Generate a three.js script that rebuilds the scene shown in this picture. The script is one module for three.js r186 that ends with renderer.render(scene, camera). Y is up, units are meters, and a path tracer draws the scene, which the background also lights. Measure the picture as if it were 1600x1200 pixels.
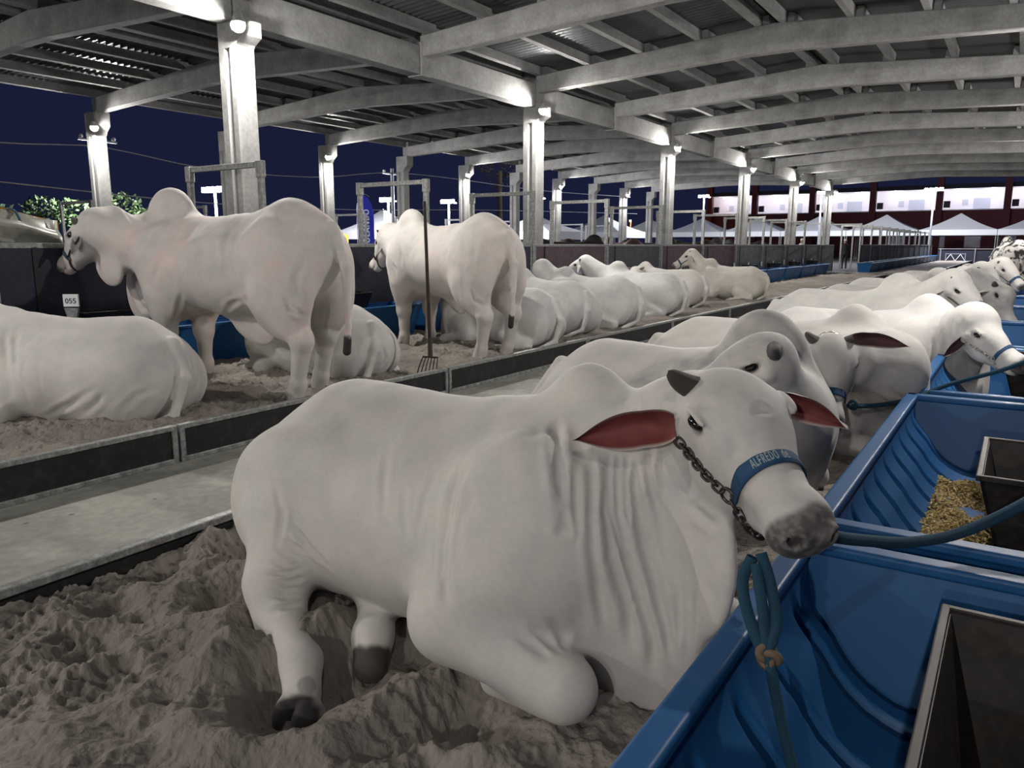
import * as THREE from 'three';
import { RoundedBoxGeometry } from 'three/addons/geometries/RoundedBoxGeometry.js';
import { mergeGeometries } from 'three/addons/utils/BufferGeometryUtils.js';
import { ImprovedNoise } from 'three/addons/math/ImprovedNoise.js';

// x runs across the barn (right is +), y up, the aisle runs towards -z.  A(a) below turns "metres down the aisle" into z.
const scene = new THREE.Scene();
const YAW = THREE.MathUtils.degToRad(33.27), PITCH = THREE.MathUtils.degToRad(-10.25), EYE = 1.45;
const camera = new THREE.PerspectiveCamera(53.13, 4 / 3, 0.05, 400);
camera.position.set(0, EYE, 0);
camera.rotation.set(PITCH, YAW, 0, 'YXZ');
camera.updateMatrixWorld(true);
scene.add(camera);
const renderer = new THREE.WebGLRenderer({ antialias: true });
renderer.toneMapping = THREE.LinearToneMapping;
renderer.toneMappingExposure = 1.2;
renderer.shadowMap.enabled = true;
scene.background = new THREE.Color(0x151930);      // night sky over a lit fairground
scene.environment = null;
// lamp output; the lamps themselves are built with their columns
const LAMP_BACK = 66, LAMP_MAIN = 46, LAMP_NEAR = 5, LAMP_RIGHT = 30, LAMP_CENTRE = 42, LAMP_LEFT = 44, LAMP_COLOR = 0xfffaf3;
const BULB_GLOW = 14;

// ---------- small library ----------
const A = (a) => -a;
const noiseMaker = new ImprovedNoise();
const N3 = (x, y, z) => noiseMaker.noise(x, y, z);
const fbm = (x, y, z, n = 4) => { let s = 0, k = 1; for (let i = 0; i < n; i++) { s += k * N3(x, y, z); x = x * 2.03 + 7.1; y = y * 2.03 + 3.7; z = z * 2.03 + 1.3; k *= 0.5; } return s; };
function rng(seed) { let s = seed >>> 0; return () => { s = (s + 0x6d2b79f5) >>> 0; let t = Math.imul(s ^ (s >>> 15), 1 | s); t = (t + Math.imul(t ^ (t >>> 7), 61 | t)) ^ t; return ((t ^ (t >>> 14)) >>> 0) / 4294967296; }; }
const clamp = (v, a, b) => Math.min(b, Math.max(a, v)), lerp = (a, b, t) => a + (b - a) * t;
const sstep = (a, b, x) => { const t = clamp((x - a) / (b - a), 0, 1); return t * t * (3 - 2 * t); };
const V = (x, y, z) => new THREE.Vector3(x, y, z);
const taken = new Map();
function numbered(name) { const n = taken.get(name) ?? 0; taken.set(name, n + 1); return n ? `${name}_${String(n).padStart(3, '0')}` : name; }
function tag(o, label, category, group, kind) { if (label) o.userData.label = label; if (category) o.userData.category = category; if (group) o.userData.group = group; if (kind) o.userData.kind = kind; return o; }
function thing(name, label, category, pos = [0, 0, 0], turn = 0, group) { const o = new THREE.Group(); o.name = numbered(name); o.position.set(...pos); o.rotation.y = turn; scene.add(o); return tag(o, label, category, group); }
function mesh(name, geo, mat, parent) { const m = new THREE.Mesh(geo, mat); m.name = numbered(name); m.castShadow = m.receiveShadow = true; (parent ?? scene).add(m); return m; }
function part(name, geo, mat, parent) { const m = new THREE.Mesh(geo, mat); const n = parent.children.filter((c) => c.name.replace(/_\d{3}$/, '') === name).length; m.name = n ? `${name}_${String(n).padStart(3, '0')}` : name; m.castShadow = m.receiveShadow = true; parent.add(m); return m; }
function grp(name, parent) { const g = new THREE.Group(); const n = parent.children.filter((c) => c.name.replace(/_\d{3}$/, '') === name).length; g.name = n ? `${name}_${String(n).padStart(3, '0')}` : name; parent.add(g); return g; }
function fix(g) { if (g.index) g = g.toNonIndexed(); for (const k of Object.keys(g.attributes)) if (!['position', 'normal', 'uv'].includes(k)) g.deleteAttribute(k); if (!g.attributes.uv) g.setAttribute('uv', new THREE.Float32BufferAttribute(new Float32Array(g.attributes.position.count * 2), 2)); return g; }
const merge = (list) => mergeGeometries(list.map(fix));
// planar uv in metres by dominant face direction
function metreUV(g, s = 1) { g = g.index ? g.toNonIndexed() : g; const p = g.attributes.position, uv = new Float32Array(p.count * 2); const a = V(), b = V(), c = V(), n = V();
  for (let i = 0; i < p.count; i += 3) { a.fromBufferAttribute(p, i); b.fromBufferAttribute(p, i + 1); c.fromBufferAttribute(p, i + 2); n.copy(b).sub(a).cross(c.clone().sub(a)); const ax = Math.abs(n.x), ay = Math.abs(n.y), az = Math.abs(n.z);
    for (let k = 0; k < 3; k++) { const q = k === 0 ? a : k === 1 ? b : c; const u = ax > ay && ax > az ? q.z : q.x, v = ay > ax && ay > az ? q.z : q.y; uv[(i + k) * 2] = u * s; uv[(i + k) * 2 + 1] = v * s; } }
  g.setAttribute('uv', new THREE.BufferAttribute(uv, 2)); return g; }
function bx(w, h, d, x = 0, y = 0, z = 0, r = 0) { const g = r ? new RoundedBoxGeometry(w, h, d, 2, r) : new THREE.BoxGeometry(w, h, d); g.translate(x, y, z); return g; }
function bar(p, q, w, h, r = 0) { const L = p.distanceTo(q); const g = r ? new RoundedBoxGeometry(w, h, L, 1, r) : new THREE.BoxGeometry(w, h, L); const m = new THREE.Matrix4().lookAt(p, q, Math.abs(p.x - q.x) + Math.abs(p.z - q.z) < 1e-6 ? V(1, 0, 0) : V(0, 1, 0)); m.setPosition(p.clone().add(q).multiplyScalar(0.5)); g.applyMatrix4(m); return g; }
function tube(pts, r, seg = 40, rad = 8, closed = false) { return new THREE.TubeGeometry(new THREE.CatmullRomCurve3(pts, closed, 'centripetal'), seg, r, rad, closed); }
function cyl(p, q, r0, r1, n = 10) { const L = p.distanceTo(q); const g = new THREE.CylinderGeometry(r1, r0, L, n); g.rotateX(Math.PI / 2); const m = new THREE.Matrix4().lookAt(q, p, Math.abs(p.x - q.x) + Math.abs(p.z - q.z) < 1e-6 ? V(1, 0, 0) : V(0, 1, 0)); m.setPosition(p.clone().add(q).multiplyScalar(0.5)); g.applyMatrix4(m); return g; }
// extrude an outline given in x-y by depth d along z, centred
function ext(pts, d, bevel = 0) { const s = new THREE.Shape(pts.map(([x, y]) => new THREE.Vector2(x, y))); const g = new THREE.ExtrudeGeometry(s, { depth: d - 2 * bevel, bevelEnabled: bevel > 0, bevelThickness: bevel, bevelSize: bevel, bevelSegments: 1, bevelOffset: -bevel, steps: 1 }); g.translate(0, 0, -d / 2 + bevel); return g; }

// ---------- textures and materials ----------
function noiseTexture(size, fn, srgb, repeat = 1) { const data = new Uint8Array(size * size * 4); for (let y = 0; y < size; y++) for (let x = 0; x < size; x++) { const c = fn(x / size, y / size); const i = (y * size + x) * 4; data[i] = clamp(c[0], 0, 255); data[i + 1] = clamp(c[1], 0, 255); data[i + 2] = clamp(c[2], 0, 255); data[i + 3] = 255; }
  const t = new THREE.DataTexture(data, size, size); t.wrapS = t.wrapT = THREE.RepeatWrapping; t.magFilter = THREE.LinearFilter; t.minFilter = THREE.LinearMipmapLinearFilter; t.generateMipmaps = true; if (srgb) t.colorSpace = THREE.SRGBColorSpace; t.repeat.set(repeat, repeat); t.needsUpdate = true; return t; }
// tileable gradient noise on a wrapping lattice
const gradTable = (() => { const r = rng(77), t = new Float32Array(2048); for (let i = 0; i < 1024; i++) { const q = r() * Math.PI * 2; t[i * 2] = Math.cos(q); t[i * 2 + 1] = Math.sin(q); } return t; })();
function lattice(x, y, f, o) { const x0 = Math.floor(x), y0 = Math.floor(y), u = x - x0, v = y - y0, s = u * u * u * (u * (u * 6 - 15) + 10), t = v * v * v * (v * (v * 6 - 15) + 10); const g = (i, j, dx, dy) => { const h = ((((i % f) + f) % f) * 73 + (((j % f) + f) % f) * 151 + o * 37) * 2654435761 >>> 22; return gradTable[h * 2] * dx + gradTable[h * 2 + 1] * dy; }; const a = g(x0, y0, u, v), b = g(x0 + 1, y0, u - 1, v), c = g(x0, y0 + 1, u, v - 1), d = g(x0 + 1, y0 + 1, u - 1, v - 1); const p = a + (b - a) * s, q = c + (d - c) * s; return (p + (q - p) * t) * 1.4; }
const tileN = (u, v, f, o, n = 4) => { let s = 0, k = 1, q = Math.max(2, Math.round(f)), w = Math.round(o * 10); for (let i = 0; i < n; i++) { s += k * lattice(u * q, v * q, q, w + i * 11); q *= 2; k *= 0.5; } return s; };
const concreteMap = noiseTexture(512, (u, v) => { const n = tileN(u, v, 4, 3.3, 3), m = tileN(u, v, 40, 9.1, 3), st = tileN(u * 1, v * 1, 10, 5.2, 2); const g = 184 + n * 16 + m * 12 + st * 12; return [g, g * 0.998, g * 0.985]; }, true, 0.5);
const concreteBump = noiseTexture(512, (u, v) => { const g = 128 + tileN(u, v, 40, 2.2, 4) * 70 + tileN(u, v, 8, 1.2, 2) * 40; return [g, g, g]; }, false, 0.5);
const slabMap = noiseTexture(768, (u, v) => { const n = tileN(u, v, 2, 1.9, 4), m = tileN(u, v, 70, 4.1, 3), k = tileN(u, v, 7, 8.4, 4), w = tileN(u, v, 2, 12.4, 5); let g = 186 + n * 12 + m * 12 + k * 8 - 22 * sstep(0.02, 0.16, w); const sp = tileN(u, v, 60, 6.6, 1); if (sp > 0.78) g -= 50; return [g, g, g * 0.975]; }, true, 0.25);
const fineBump = noiseTexture(512, (u, v) => { const g = 128 + tileN(u, v, 60, 7.7, 4) * 90; return [g, g, g]; }, false, 2);
const boardMap = noiseTexture(512, (u, v) => { const n = tileN(u, v, 6, 2.9, 4), m = tileN(u, v, 50, 3.1, 3), sc = tileN(u, v * 1, 22, 4.4, 2); let g = 120 + n * 50 + m * 26; if (sc > 0.36) g += 70; return [g, g, g]; }, true, 0.7);
const M = {
  concrete: new THREE.MeshStandardMaterial({ color: 0xc6c7c8, map: concreteMap, bumpMap: concreteBump, bumpScale: 0.0015, roughness: 0.86 }),
  slab: new THREE.MeshStandardMaterial({ color: 0xd8d8d2, map: slabMap, bumpMap: concreteBump, bumpScale: 0.002, roughness: 0.8 }),
  sheet: new THREE.MeshStandardMaterial({ color: 0x606366, roughness: 0.38, metalness: 0.35 }),
  steel: new THREE.MeshStandardMaterial({ color: 0xb4b6b4, map: boardMap.clone(), roughness: 0.5, metalness: 0.45 }),
  board: new THREE.MeshStandardMaterial({ color: 0x2b2c30, map: boardMap, roughness: 0.62 }),
  asphalt: new THREE.MeshStandardMaterial({ color: 0x3a3a3c, map: slabMap, roughness: 0.95 }),
  lampBody: new THREE.MeshStandardMaterial({ color: 0x9a9a98, roughness: 0.5, metalness: 0.5 }),
  shield_dish: new THREE.MeshStandardMaterial({ color: 0xd8d8d4, roughness: 0.4, metalness: 0.4, side: THREE.DoubleSide }),
  bulb: new THREE.MeshStandardMaterial({ color: 0xffffff, emissive: LAMP_COLOR, emissiveIntensity: BULB_GLOW, roughness: 0.4 }),
};
M.steel.map = noiseTexture(256, (u, v) => { const n = tileN(u, v, 10, 2.4, 3), m = tileN(u, v, 40, 5.4, 2); const g = 200 + n * 40 + m * 26; return [g, g, g]; }, true, 2);

// ---------- the setting: ground, walkway, kerbs, columns, girders, rafters, purlins, roof ----------
const KERB_L = -4.66, KERB_R = -2.9, FENCE_L = -7.8, BACK_L = -9.2, COL_C = -8.5, COL_L = -18.2, COL_R = 0.9, RIDGE_R = -3.8, RIDGE_L = -13.35, STEP = 3.55, FIRST = 6.66, ROOF_FROM = -19, ROOF_TO = 43.6;
{
  const g = metreUV(new THREE.BoxGeometry(320, 0.2, 320)); const m = mesh('floor', g, M.asphalt); m.position.set(-30, -0.16, -60); tag(m, null, null, null, 'structure');
  const w = mesh('floor', metreUV(bx(KERB_R - KERB_L + 0.2, 0.12, 60, 0, 0, 0)), M.slab); w.position.set((KERB_L + KERB_R) / 2, -0.06, A(26)); tag(w, 'pale concrete walkway slab between the two kerbs', null, null, 'structure');
}
// roof line of a bay: top of the rafters at x
function rafterTop(x, x0, x1, xr) { const e = 4.74, p = 5.06; return x < xr ? lerp(e, p, (x - x0) / (xr - x0)) : lerp(p, e, (x - xr) / (x1 - xr)); }
const roof = new THREE.Group(); roof.name = 'ceiling'; scene.add(roof); tag(roof, null, null, null, 'structure');
const bays = [[COL_C, COL_R, RIDGE_R], [COL_L, COL_C, RIDGE_L]];
const rafterAt = []; for (let a = FIRST - 7 * STEP; a < ROOF_TO; a += STEP) rafterAt.push(a);
for (const [x0, x1, xr] of bays) {
  const bend = 0.45, l = x0 + 0.1, r = x1 - 0.1;
  const g = metreUV(ext([[l, 4.42], [xr - bend, 4.6], [xr + bend, 4.6], [r, 4.42], [r, 4.74], [xr + bend, 5.03], [xr, 5.06], [xr - bend, 5.03], [l, 4.74]], 0.2, 0.015));
  for (const a of rafterAt) { const m = part('rafter', g, M.concrete, roof); m.position.z = A(a); }
  // purlins: one piece per span, seated on the rafters
  const xs = []; for (let x = x0 + 0.22; x < xr - 0.25; x += 1.08) xs.push(x); xs.push(xr - 0.2, xr + 0.2); for (let x = x1 - 0.22; x > xr + 0.25; x -= 1.08) xs.push(x);
  const pg = metreUV(bx(0.1, 0.16, STEP + 0.12, 0, 0.08, 0));
  for (const x of xs) rafterAt.forEach((a, i) => { if (a + STEP > ROOF_TO + 1) return; const m = part('purlin', pg, M.concrete, roof); m.position.set(x + (i % 2 ? 0.055 : -0.055), rafterTop(x, x0, x1, xr) - 0.012, A(a + STEP / 2)); m.rotation.z = Math.sign(xr - x) * 0.068; });
  // corrugated sheets: the waves run down the slope
  for (const s of [-1, 1]) {
    const xa = s < 0 ? x0 - (x0 < -15 ? 0.5 : 0.0) : xr + 0.13, xb = s < 0 ? xr - 0.13 : x1 + (x1 > 0 ? 0.5 : 0);
    const pos = [], idx = [], pitch = 0.14, n = Math.ceil((ROOF_TO - ROOF_FROM) / (pitch / 4));
    for (let i = 0; i <= n; i++) { const a = ROOF_FROM + i * pitch / 4, h = [0, 0.024, 0.036, 0.024][i % 4]; for (const x of [xa, xb]) pos.push(x, rafterTop(clamp(x, x0, x1), x0, x1, xr) + 0.145 + h, A(a)); if (i < n) { const k = i * 2; idx.push(k, k + 2, k + 1, k + 1, k + 2, k + 3); } }
    const sg = new THREE.BufferGeometry(); sg.setAttribute('position', new THREE.Float32BufferAttribute(pos, 3)); sg.setIndex(idx); sg.computeVertexNormals();
    const m = part('roof_sheet', sg, M.sheet, roof); m.material.side = THREE.DoubleSide;
  }
  part('ridge_cap', metreUV(ext([[xr - 0.42, 5.24], [xr, 5.33], [xr + 0.42, 5.24], [xr + 0.42, 5.255], [xr, 5.345], [xr - 0.42, 5.255]], ROOF_TO - ROOF_FROM).translate(0, 0, A((ROOF_TO + ROOF_FROM) / 2))), M.sheet, roof);
}
// girders on the column lines, broken at every rafter by a bearing block
for (const x of [COL_C, COL_R]) rafterAt.forEach((a) => {
  if (a + STEP < ROOF_TO + 0.5) { const m = part('girder', metreUV(bx(0.24, 0.44, STEP - 0.26, 0, 0, 0, 0.012)), M.concrete, roof); m.position.set(x, 4.37, A(a + STEP / 2)); }
  const b = part('bearing_block', metreUV(bx(0.3, 0.52, 0.24, 0, 0, 0, 0.012)), M.concrete, roof); b.position.set(x, 4.39, A(a));
});
// concrete columns: a grooved section with a corbelled head
const colShape = () => { const s = [[-0.16, -0.15], [0.16, -0.15], [0.16, 0.15], [-0.16, 0.15]]; const w = 0.16, d = 0.15; return new THREE.Shape([[-w, -d], [-0.05, -d], [-0.035, -d + 0.035], [0.035, -d + 0.035], [0.05, -d], [w - 0.02, -d], [w, -d + 0.02], [w, d - 0.02], [w - 0.02, d], [0.05, d], [0.035, d - 0.035], [-0.035, d - 0.035], [-0.05, d], [-w, d]].map(([x, y]) => new THREE.Vector2(x, y))); };
function columnShaft(h) { const g = new THREE.ExtrudeGeometry(colShape(), { depth: h, bevelEnabled: false }); g.rotateX(-Math.PI / 2); return metreUV(g); }
const corbel = metreUV(ext([[-0.16, -0.52], [0.1, -0.52], [0.16, -0.5], [0.2, -0.42], [0.34, -0.3], [0.34, 0], [-0.16, 0]], 0.32, 0.01));
const shaftTall = columnShaft(4.16), shaftLow = columnShaft(4.42);
const ordinal = ['nearest', 'second', 'third', 'fourth', 'fifth', 'sixth', 'seventh', 'eighth', 'ninth', 'tenth', 'eleventh', 'twelfth', 'thirteenth', 'fourteenth', 'fifteenth', 'sixteenth', 'seventeenth', 'eighteenth'];
function lamp(x, y, a, turn, power, label) {   // bulkhead flood lamp on a short bracket that points along turn
  const t = thing('flood_lamp', label, 'lamp', [x, y, A(a)], turn, 'flood lamps on the columns');
  part('bracket', merge([bx(0.3, 0.025, 0.03, 0.15, 0.1, 0), bx(0.02, 0.14, 0.1, 0.005, 0.08, 0)]), M.lampBody, t);
  part('housing', merge([new THREE.CylinderGeometry(0.045, 0.075, 0.1, 20).translate(0.31, 0.06, 0), new THREE.TorusGeometry(0.074, 0.01, 8, 24).rotateX(Math.PI / 2).translate(0.31, 0.012, 0)]), M.lampBody, t);
  part('shield_dish', new THREE.SphereGeometry(0.15, 20, 8, 0, Math.PI * 2, 0, 0.6).scale(1, 0.8, 1).rotateZ(Math.PI / 2).translate(0.34, -0.01, 0), M.shield_dish, t);  // dish added between bulb and column to shade the column head
  part('bulb', new THREE.SphereGeometry(0.056, 20, 14).scale(1, 0.95, 1).translate(0.31, -0.012, 0), M.bulb, t);
  const l = new THREE.PointLight(LAMP_COLOR, power, 0, 2); l.position.set(0.31, -0.012, 0); l.castShadow = true; l.shadow.radius = 3.3; t.add(l);
  return t;
}
{
  let n = 0;
  for (let a = FIRST - 6 * STEP; a < ROOF_TO; a += 2 * STEP) {
    const seen = a > 5;
    const t = thing('concrete_column', seen ? `grey concrete column rising behind the dark board fence, ${ordinal[n]} of its row with a lamp on top` : `grey concrete column of the fence row left outside the view, ${['farthest back', 'in the middle', 'nearest the view'][Math.round((a + 14.6) / 7.1)]}`, 'column', [COL_C, 0, A(a)], 0);
    part('shaft', shaftTall, M.concrete, t); const c = part('corbel', corbel, M.concrete, t); c.position.y = 4.16; c.scale.set(0.9, 0.6, 0.95);
    lamp(COL_C + 0.15, 4.06, a - 0.1, -0.6, LAMP_CENTRE, seen ? `white flood lamp glowing at the top of the ${ordinal[n]} column behind the fence` : `white flood lamp on a fence row column outside the view, ${['farthest back', 'in the middle', 'nearest the view'][Math.round((a + 14.6) / 7.1)]}`);
    if (seen) n++;
  }
  n = 0;
  for (let i = 0, a = FIRST - 2 * STEP; a < ROOF_TO; a += STEP, i++) {
    const seen = a > 9.5, lit = i % 2 === 1;
    const t = thing('concrete_column', seen ? `slim grey concrete column at the open outer edge of the barn, ${ordinal[n]} of that row from the left` : `concrete column of the outer row standing left outside the view, number ${i + 1}`, 'column', [COL_L, 0, A(a)], 0);
    part('shaft', shaftLow, M.concrete, t); const c = part('corbel', corbel, M.concrete, t); c.position.y = 4.44;
    if (lit) lamp(COL_L + 0.15, 4.08, a - 0.1, -0.6, LAMP_LEFT, seen ? `white flood lamp on the ${ordinal[n]} outer edge column of the barn` : 'white flood lamp on an outer edge column left outside the view');
    if (seen) n++;
  }
  n = 0;
  for (let a = FIRST - 6 * STEP; a < 30; a += 2 * STEP) {
    const t = thing('concrete_column', `concrete column right of the blue troughs outside the view, ${ordinal[n]} of its row`, 'column', [COL_R, 0, A(a)], 0);
    part('shaft', shaftTall, M.concrete, t); const c = part('corbel', corbel, M.concrete, t); c.position.y = 4.16; c.rotation.y = -Math.PI / 2;
    lamp(COL_R - 0.16, 3.93, a, Math.PI, a < -3 ? LAMP_BACK : a < 3 ? LAMP_NEAR : Math.abs(a - FIRST) < 1 ? LAMP_MAIN : LAMP_RIGHT, `white flood lamp on the ${ordinal[n]} column right of the troughs outside the view`);
    n++;
  }
}
// kerbs: framed black rubber boards, three metres each
const kerbFrame = metreUV(merge([bx(0.05, 0.035, 2.93, 0, 0.2425, 0, 0.006), bx(0.05, 0.035, 2.93, 0, 0.0175, 0, 0.006), bx(0.05, 0.2, 0.035, 0, 0.13, 1.447), bx(0.05, 0.2, 0.035, 0, 0.13, -1.447)]));
const kerbBoard = metreUV(bx(0.024, 0.2, 2.86, 0, 0.13, 0));
const kerbBoardMat = new THREE.MeshStandardMaterial({ color: 0x2a2b2b, map: noiseTexture(512, (u, v) => { const n = tileN(u, v, 5, 21.9, 4), m = tileN(u, v, 40, 13.1, 3), sc = tileN(u, v, 16, 14.4, 4); let g = 110 + n * 50 + m * 40; const d = sc > 0.3; return d ? [g + 80, g + 66, g + 44] : [g, g, g]; }, true, 0.8), roughness: 0.7 });
function kerb(x, a, label) { const t = thing('kerb_board', label, 'kerb', [x, 0, A(a)], 0, x < -4 ? 'framed kerb boards along the far sand bed' : 'framed kerb boards along the near sand bed'); part('frame', kerbFrame, M.steel, t); part('rubber_panel', kerbBoard, kerbBoardMat, t); return t; }
for (let i = 0; i < 12; i++) kerb(KERB_L, 1.5 + i * 2.95, i === 0 ? 'black kerb board in a worn steel frame at the far left beside the walkway' : `black kerb board in a steel frame along the far sand bed, ${ordinal[i]} from the left`);
for (let i = 0; i < 10; i++) kerb(KERB_R, 1.0 + i * 2.95, i === 0 ? 'black kerb board between walkway and sand behind the big foreground bull' : `black kerb board at the tails of the near row, ${ordinal[i]} from the front`);

// ---------- bodies: one signed distance field per animal, meshed with surface nets ----------
function cap(p, q, r0, r1, k = 0.08, op = 0) {   // tapered capsule
  const [ax, ay, az] = p, bx_ = q[0] - ax, by = q[1] - ay, bz = q[2] - az, L2 = bx_ * bx_ + by * by + bz * bz || 1e-9;
  return { k, op, c: [ax + bx_ / 2, ay + by / 2, az + bz / 2], R: Math.sqrt(L2) / 2 + Math.max(r0, r1),
    f(x, y, z) { const dx = x - ax, dy = y - ay, dz = z - az; let t = (dx * bx_ + dy * by + dz * bz) / L2; t = t < 0 ? 0 : t > 1 ? 1 : t; const ex = dx - t * bx_, ey = dy - t * by, ez = dz - t * bz; return Math.sqrt(ex * ex + ey * ey + ez * ez) - (r0 + (r1 - r0) * t); } };
}
function ell(c, r, k = 0.08, rot, op = 0) {      // ellipsoid; rot: Euler or [X, Y, Z] axes
  let m = [1, 0, 0, 0, 1, 0, 0, 0, 1];
  if (rot) { if (rot.isMatrix4 !== undefined || Array.isArray(rot[0])) m = [...rot[0], ...rot[1], ...rot[2]]; else { const e = new THREE.Matrix4().makeRotationFromEuler(new THREE.Euler(...rot)).elements; m = [e[0], e[1], e[2], e[4], e[5], e[6], e[8], e[9], e[10]]; } }
  const [cx, cy, cz] = c, [ra, rb, rc] = r, ia = 1 / ra, ib = 1 / rb, ic = 1 / rc;
  return { k, op, c, R: Math.max(ra, rb, rc),
    f(x, y, z) { const dx = x - cx, dy = y - cy, dz = z - cz; const a = (dx * m[0] + dy * m[1] + dz * m[2]) * ia, b = (dx * m[3] + dy * m[4] + dz * m[5]) * ib, g = (dx * m[6] + dy * m[7] + dz * m[8]) * ic; const k0 = Math.sqrt(a * a + b * b + g * g), k1 = Math.sqrt(a * a * ia * ia + b * b * ib * ib + g * g * ic * ic); return k1 < 1e-9 ? -Math.min(ra, rb, rc) : k0 * (k0 - 1) / k1; } };
}
function field(L, x, y, z) { let d = 1e3; for (let i = 0; i < L.length; i++) { const p = L[i], v = p.f(x, y, z), k = p.k; if (p.op) { const h = 0.5 - 0.5 * (d + v) / k; if (h <= 0) continue; if (h >= 1) { d = -v; continue; } d = d * (1 - h) - v * h + k * h * (1 - h); } else { const h = 0.5 + 0.5 * (v - d) / k; if (h >= 1) continue; if (h <= 0) { d = v; continue; } d = v * (1 - h) + d * h - k * h * (1 - h); } } return d; }
function meshField(L, h, extra = {}) {
  const lo = [1e9, 1e9, 1e9], hi = [-1e9, -1e9, -1e9];
  for (const p of L) if (!p.op) for (let i = 0; i < 3; i++) { lo[i] = Math.min(lo[i], p.c[i] - p.R - p.k - 2 * h); hi[i] = Math.max(hi[i], p.c[i] + p.R + p.k + 2 * h); }
  if (extra.floor !== undefined) lo[1] = Math.max(lo[1], extra.floor);
  const B = 8, nb = [0, 1, 2].map((i) => Math.ceil((hi[i] - lo[i]) / h / B)), n = nb.map((v) => v * B + 1), sx = 1, sy = n[0], sz = n[0] * n[1];
  const val = new Float32Array(n[0] * n[1] * n[2]).fill(9), vid = new Int32Array(n[0] * n[1] * n[2]).fill(-1), blocks = [], half = Math.sqrt(3) * h * B / 2;
  for (let bz = 0; bz < nb[2]; bz++) for (let by = 0; by < nb[1]; by++) for (let b = 0; b < nb[0]; b++) {
    const cx = lo[0] + (b + 0.5) * B * h, cy = lo[1] + (by + 0.5) * B * h, cz = lo[2] + (bz + 0.5) * B * h, d0 = field(L, cx, cy, cz);
    if (Math.abs(d0) > half * 1.5 + 0.02) continue;
    const list = L.filter((p) => { const v = p.f(cx, cy, cz); return p.op ? v < half * 1.6 + p.k + 0.02 : v < Math.max(d0, 0) + half * 3 + p.k + 0.04; });
    for (let k = 0; k <= B; k++) for (let j = 0; j <= B; j++) for (let i = 0; i <= B; i++) { const at = (b * B + i) * sx + (by * B + j) * sy + (bz * B + k) * sz; if (val[at] === 9) val[at] = field(list, lo[0] + (b * B + i) * h, lo[1] + (by * B + j) * h, lo[2] + (bz * B + k) * h); }
    blocks.push([b * B, by * B, bz * B, list]);
  }
  const P = [], owner = [], off = [0, sx, sy, sx + sy, sz, sx + sz, sy + sz, sx + sy + sz], E = [[0, 1], [2, 3], [4, 5], [6, 7], [0, 2], [1, 3], [4, 6], [5, 7], [0, 4], [1, 5], [2, 6], [3, 7]];
  blocks.forEach(([X, Y, Z, list], bi) => { for (let k = Z; k < Z + B; k++) for (let j = Y; j < Y + B; j++) for (let i = X; i < X + B; i++) {
    const at = i + j * sy + k * sz; let mask = 0; for (let c = 0; c < 8; c++) if (val[at + off[c]] < 0) mask |= 1 << c; if (mask === 0 || mask === 255) continue;
    let x = 0, y = 0, z = 0, m = 0; for (const [p, q] of E) if (((mask >> p) & 1) !== ((mask >> q) & 1)) { const a = val[at + off[p]], b = val[at + off[q]], t = a / (a - b); x += (p & 1) + t * ((q & 1) - (p & 1)); y += ((p >> 1) & 1) + t * (((q >> 1) & 1) - ((p >> 1) & 1)); z += ((p >> 2) & 1) + t * (((q >> 2) & 1) - ((p >> 2) & 1)); m++; }
    vid[at] = P.length / 3; P.push(lo[0] + (i + x / m) * h, lo[1] + (j + y / m) * h, lo[2] + (k + z / m) * h); owner.push(bi);
  } });
  const idx = [], quads = [];
  const quad = (a, b, c, d, flip) => { if (a < 0 || b < 0 || c < 0 || d < 0) return; quads.push(a, b, c, d, flip ? 1 : 0); };
  for (const [X, Y, Z] of blocks) for (let k = Z; k < Z + B; k++) for (let j = Y; j < Y + B; j++) for (let i = X; i < X + B; i++) {
    const at = i + j * sy + k * sz, s = val[at] < 0;
    if (j > 0 && k > 0 && s !== val[at + sx] < 0) quad(vid[at - sy - sz], vid[at - sz], vid[at - sy], vid[at], !s);
    if (i > 0 && k > 0 && s !== val[at + sy] < 0) quad(vid[at - sx - sz], vid[at - sx], vid[at - sz], vid[at], !s);
    if (i > 0 && j > 0 && s !== val[at + sz] < 0) quad(vid[at - sx - sy], vid[at - sy], vid[at - sx], vid[at], !s);
  }
  const e = h * 0.25, nv = P.length / 3, nor = new Float32Array(P.length);
  for (let v = 0; v < nv; v++) { const list = blocks[owner[v]][3]; let x = P[v * 3], y = P[v * 3 + 1], z = P[v * 3 + 2]; let gx, gy, gz;
    for (let it = 0; it < 2; it++) { const d = field(list, x, y, z); gx = field(list, x + e, y, z) - d; gy = field(list, x, y + e, z) - d; gz = field(list, x, y, z + e) - d; const g = Math.hypot(gx, gy, gz) || 1; const st = clamp(d * e / g, -h * 0.6, h * 0.6); gx /= g; gy /= g; gz /= g; x -= gx * st; y -= gy * st; z -= gz * st; }
    P[v * 3] = x; P[v * 3 + 1] = y; P[v * 3 + 2] = z; nor[v * 3] = gx; nor[v * 3 + 1] = gy; nor[v * 3 + 2] = gz; }
  const col = new Float32Array(P.length);
  for (let v = 0; v < nv; v++) { const x = P[v * 3], y = P[v * 3 + 1], z = P[v * 3 + 2], a = nor[v * 3], b = nor[v * 3 + 1], c = nor[v * 3 + 2];
    if (extra.color) { const q = extra.color(x, y, z, a, b, c); col[v * 3] = q[0]; col[v * 3 + 1] = q[1]; col[v * 3 + 2] = q[2]; }
    if (extra.disp) { const d = extra.disp(x, y, z, a, b, c); P[v * 3] += a * d; P[v * 3 + 1] += b * d; P[v * 3 + 2] += c * d; } }
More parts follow.
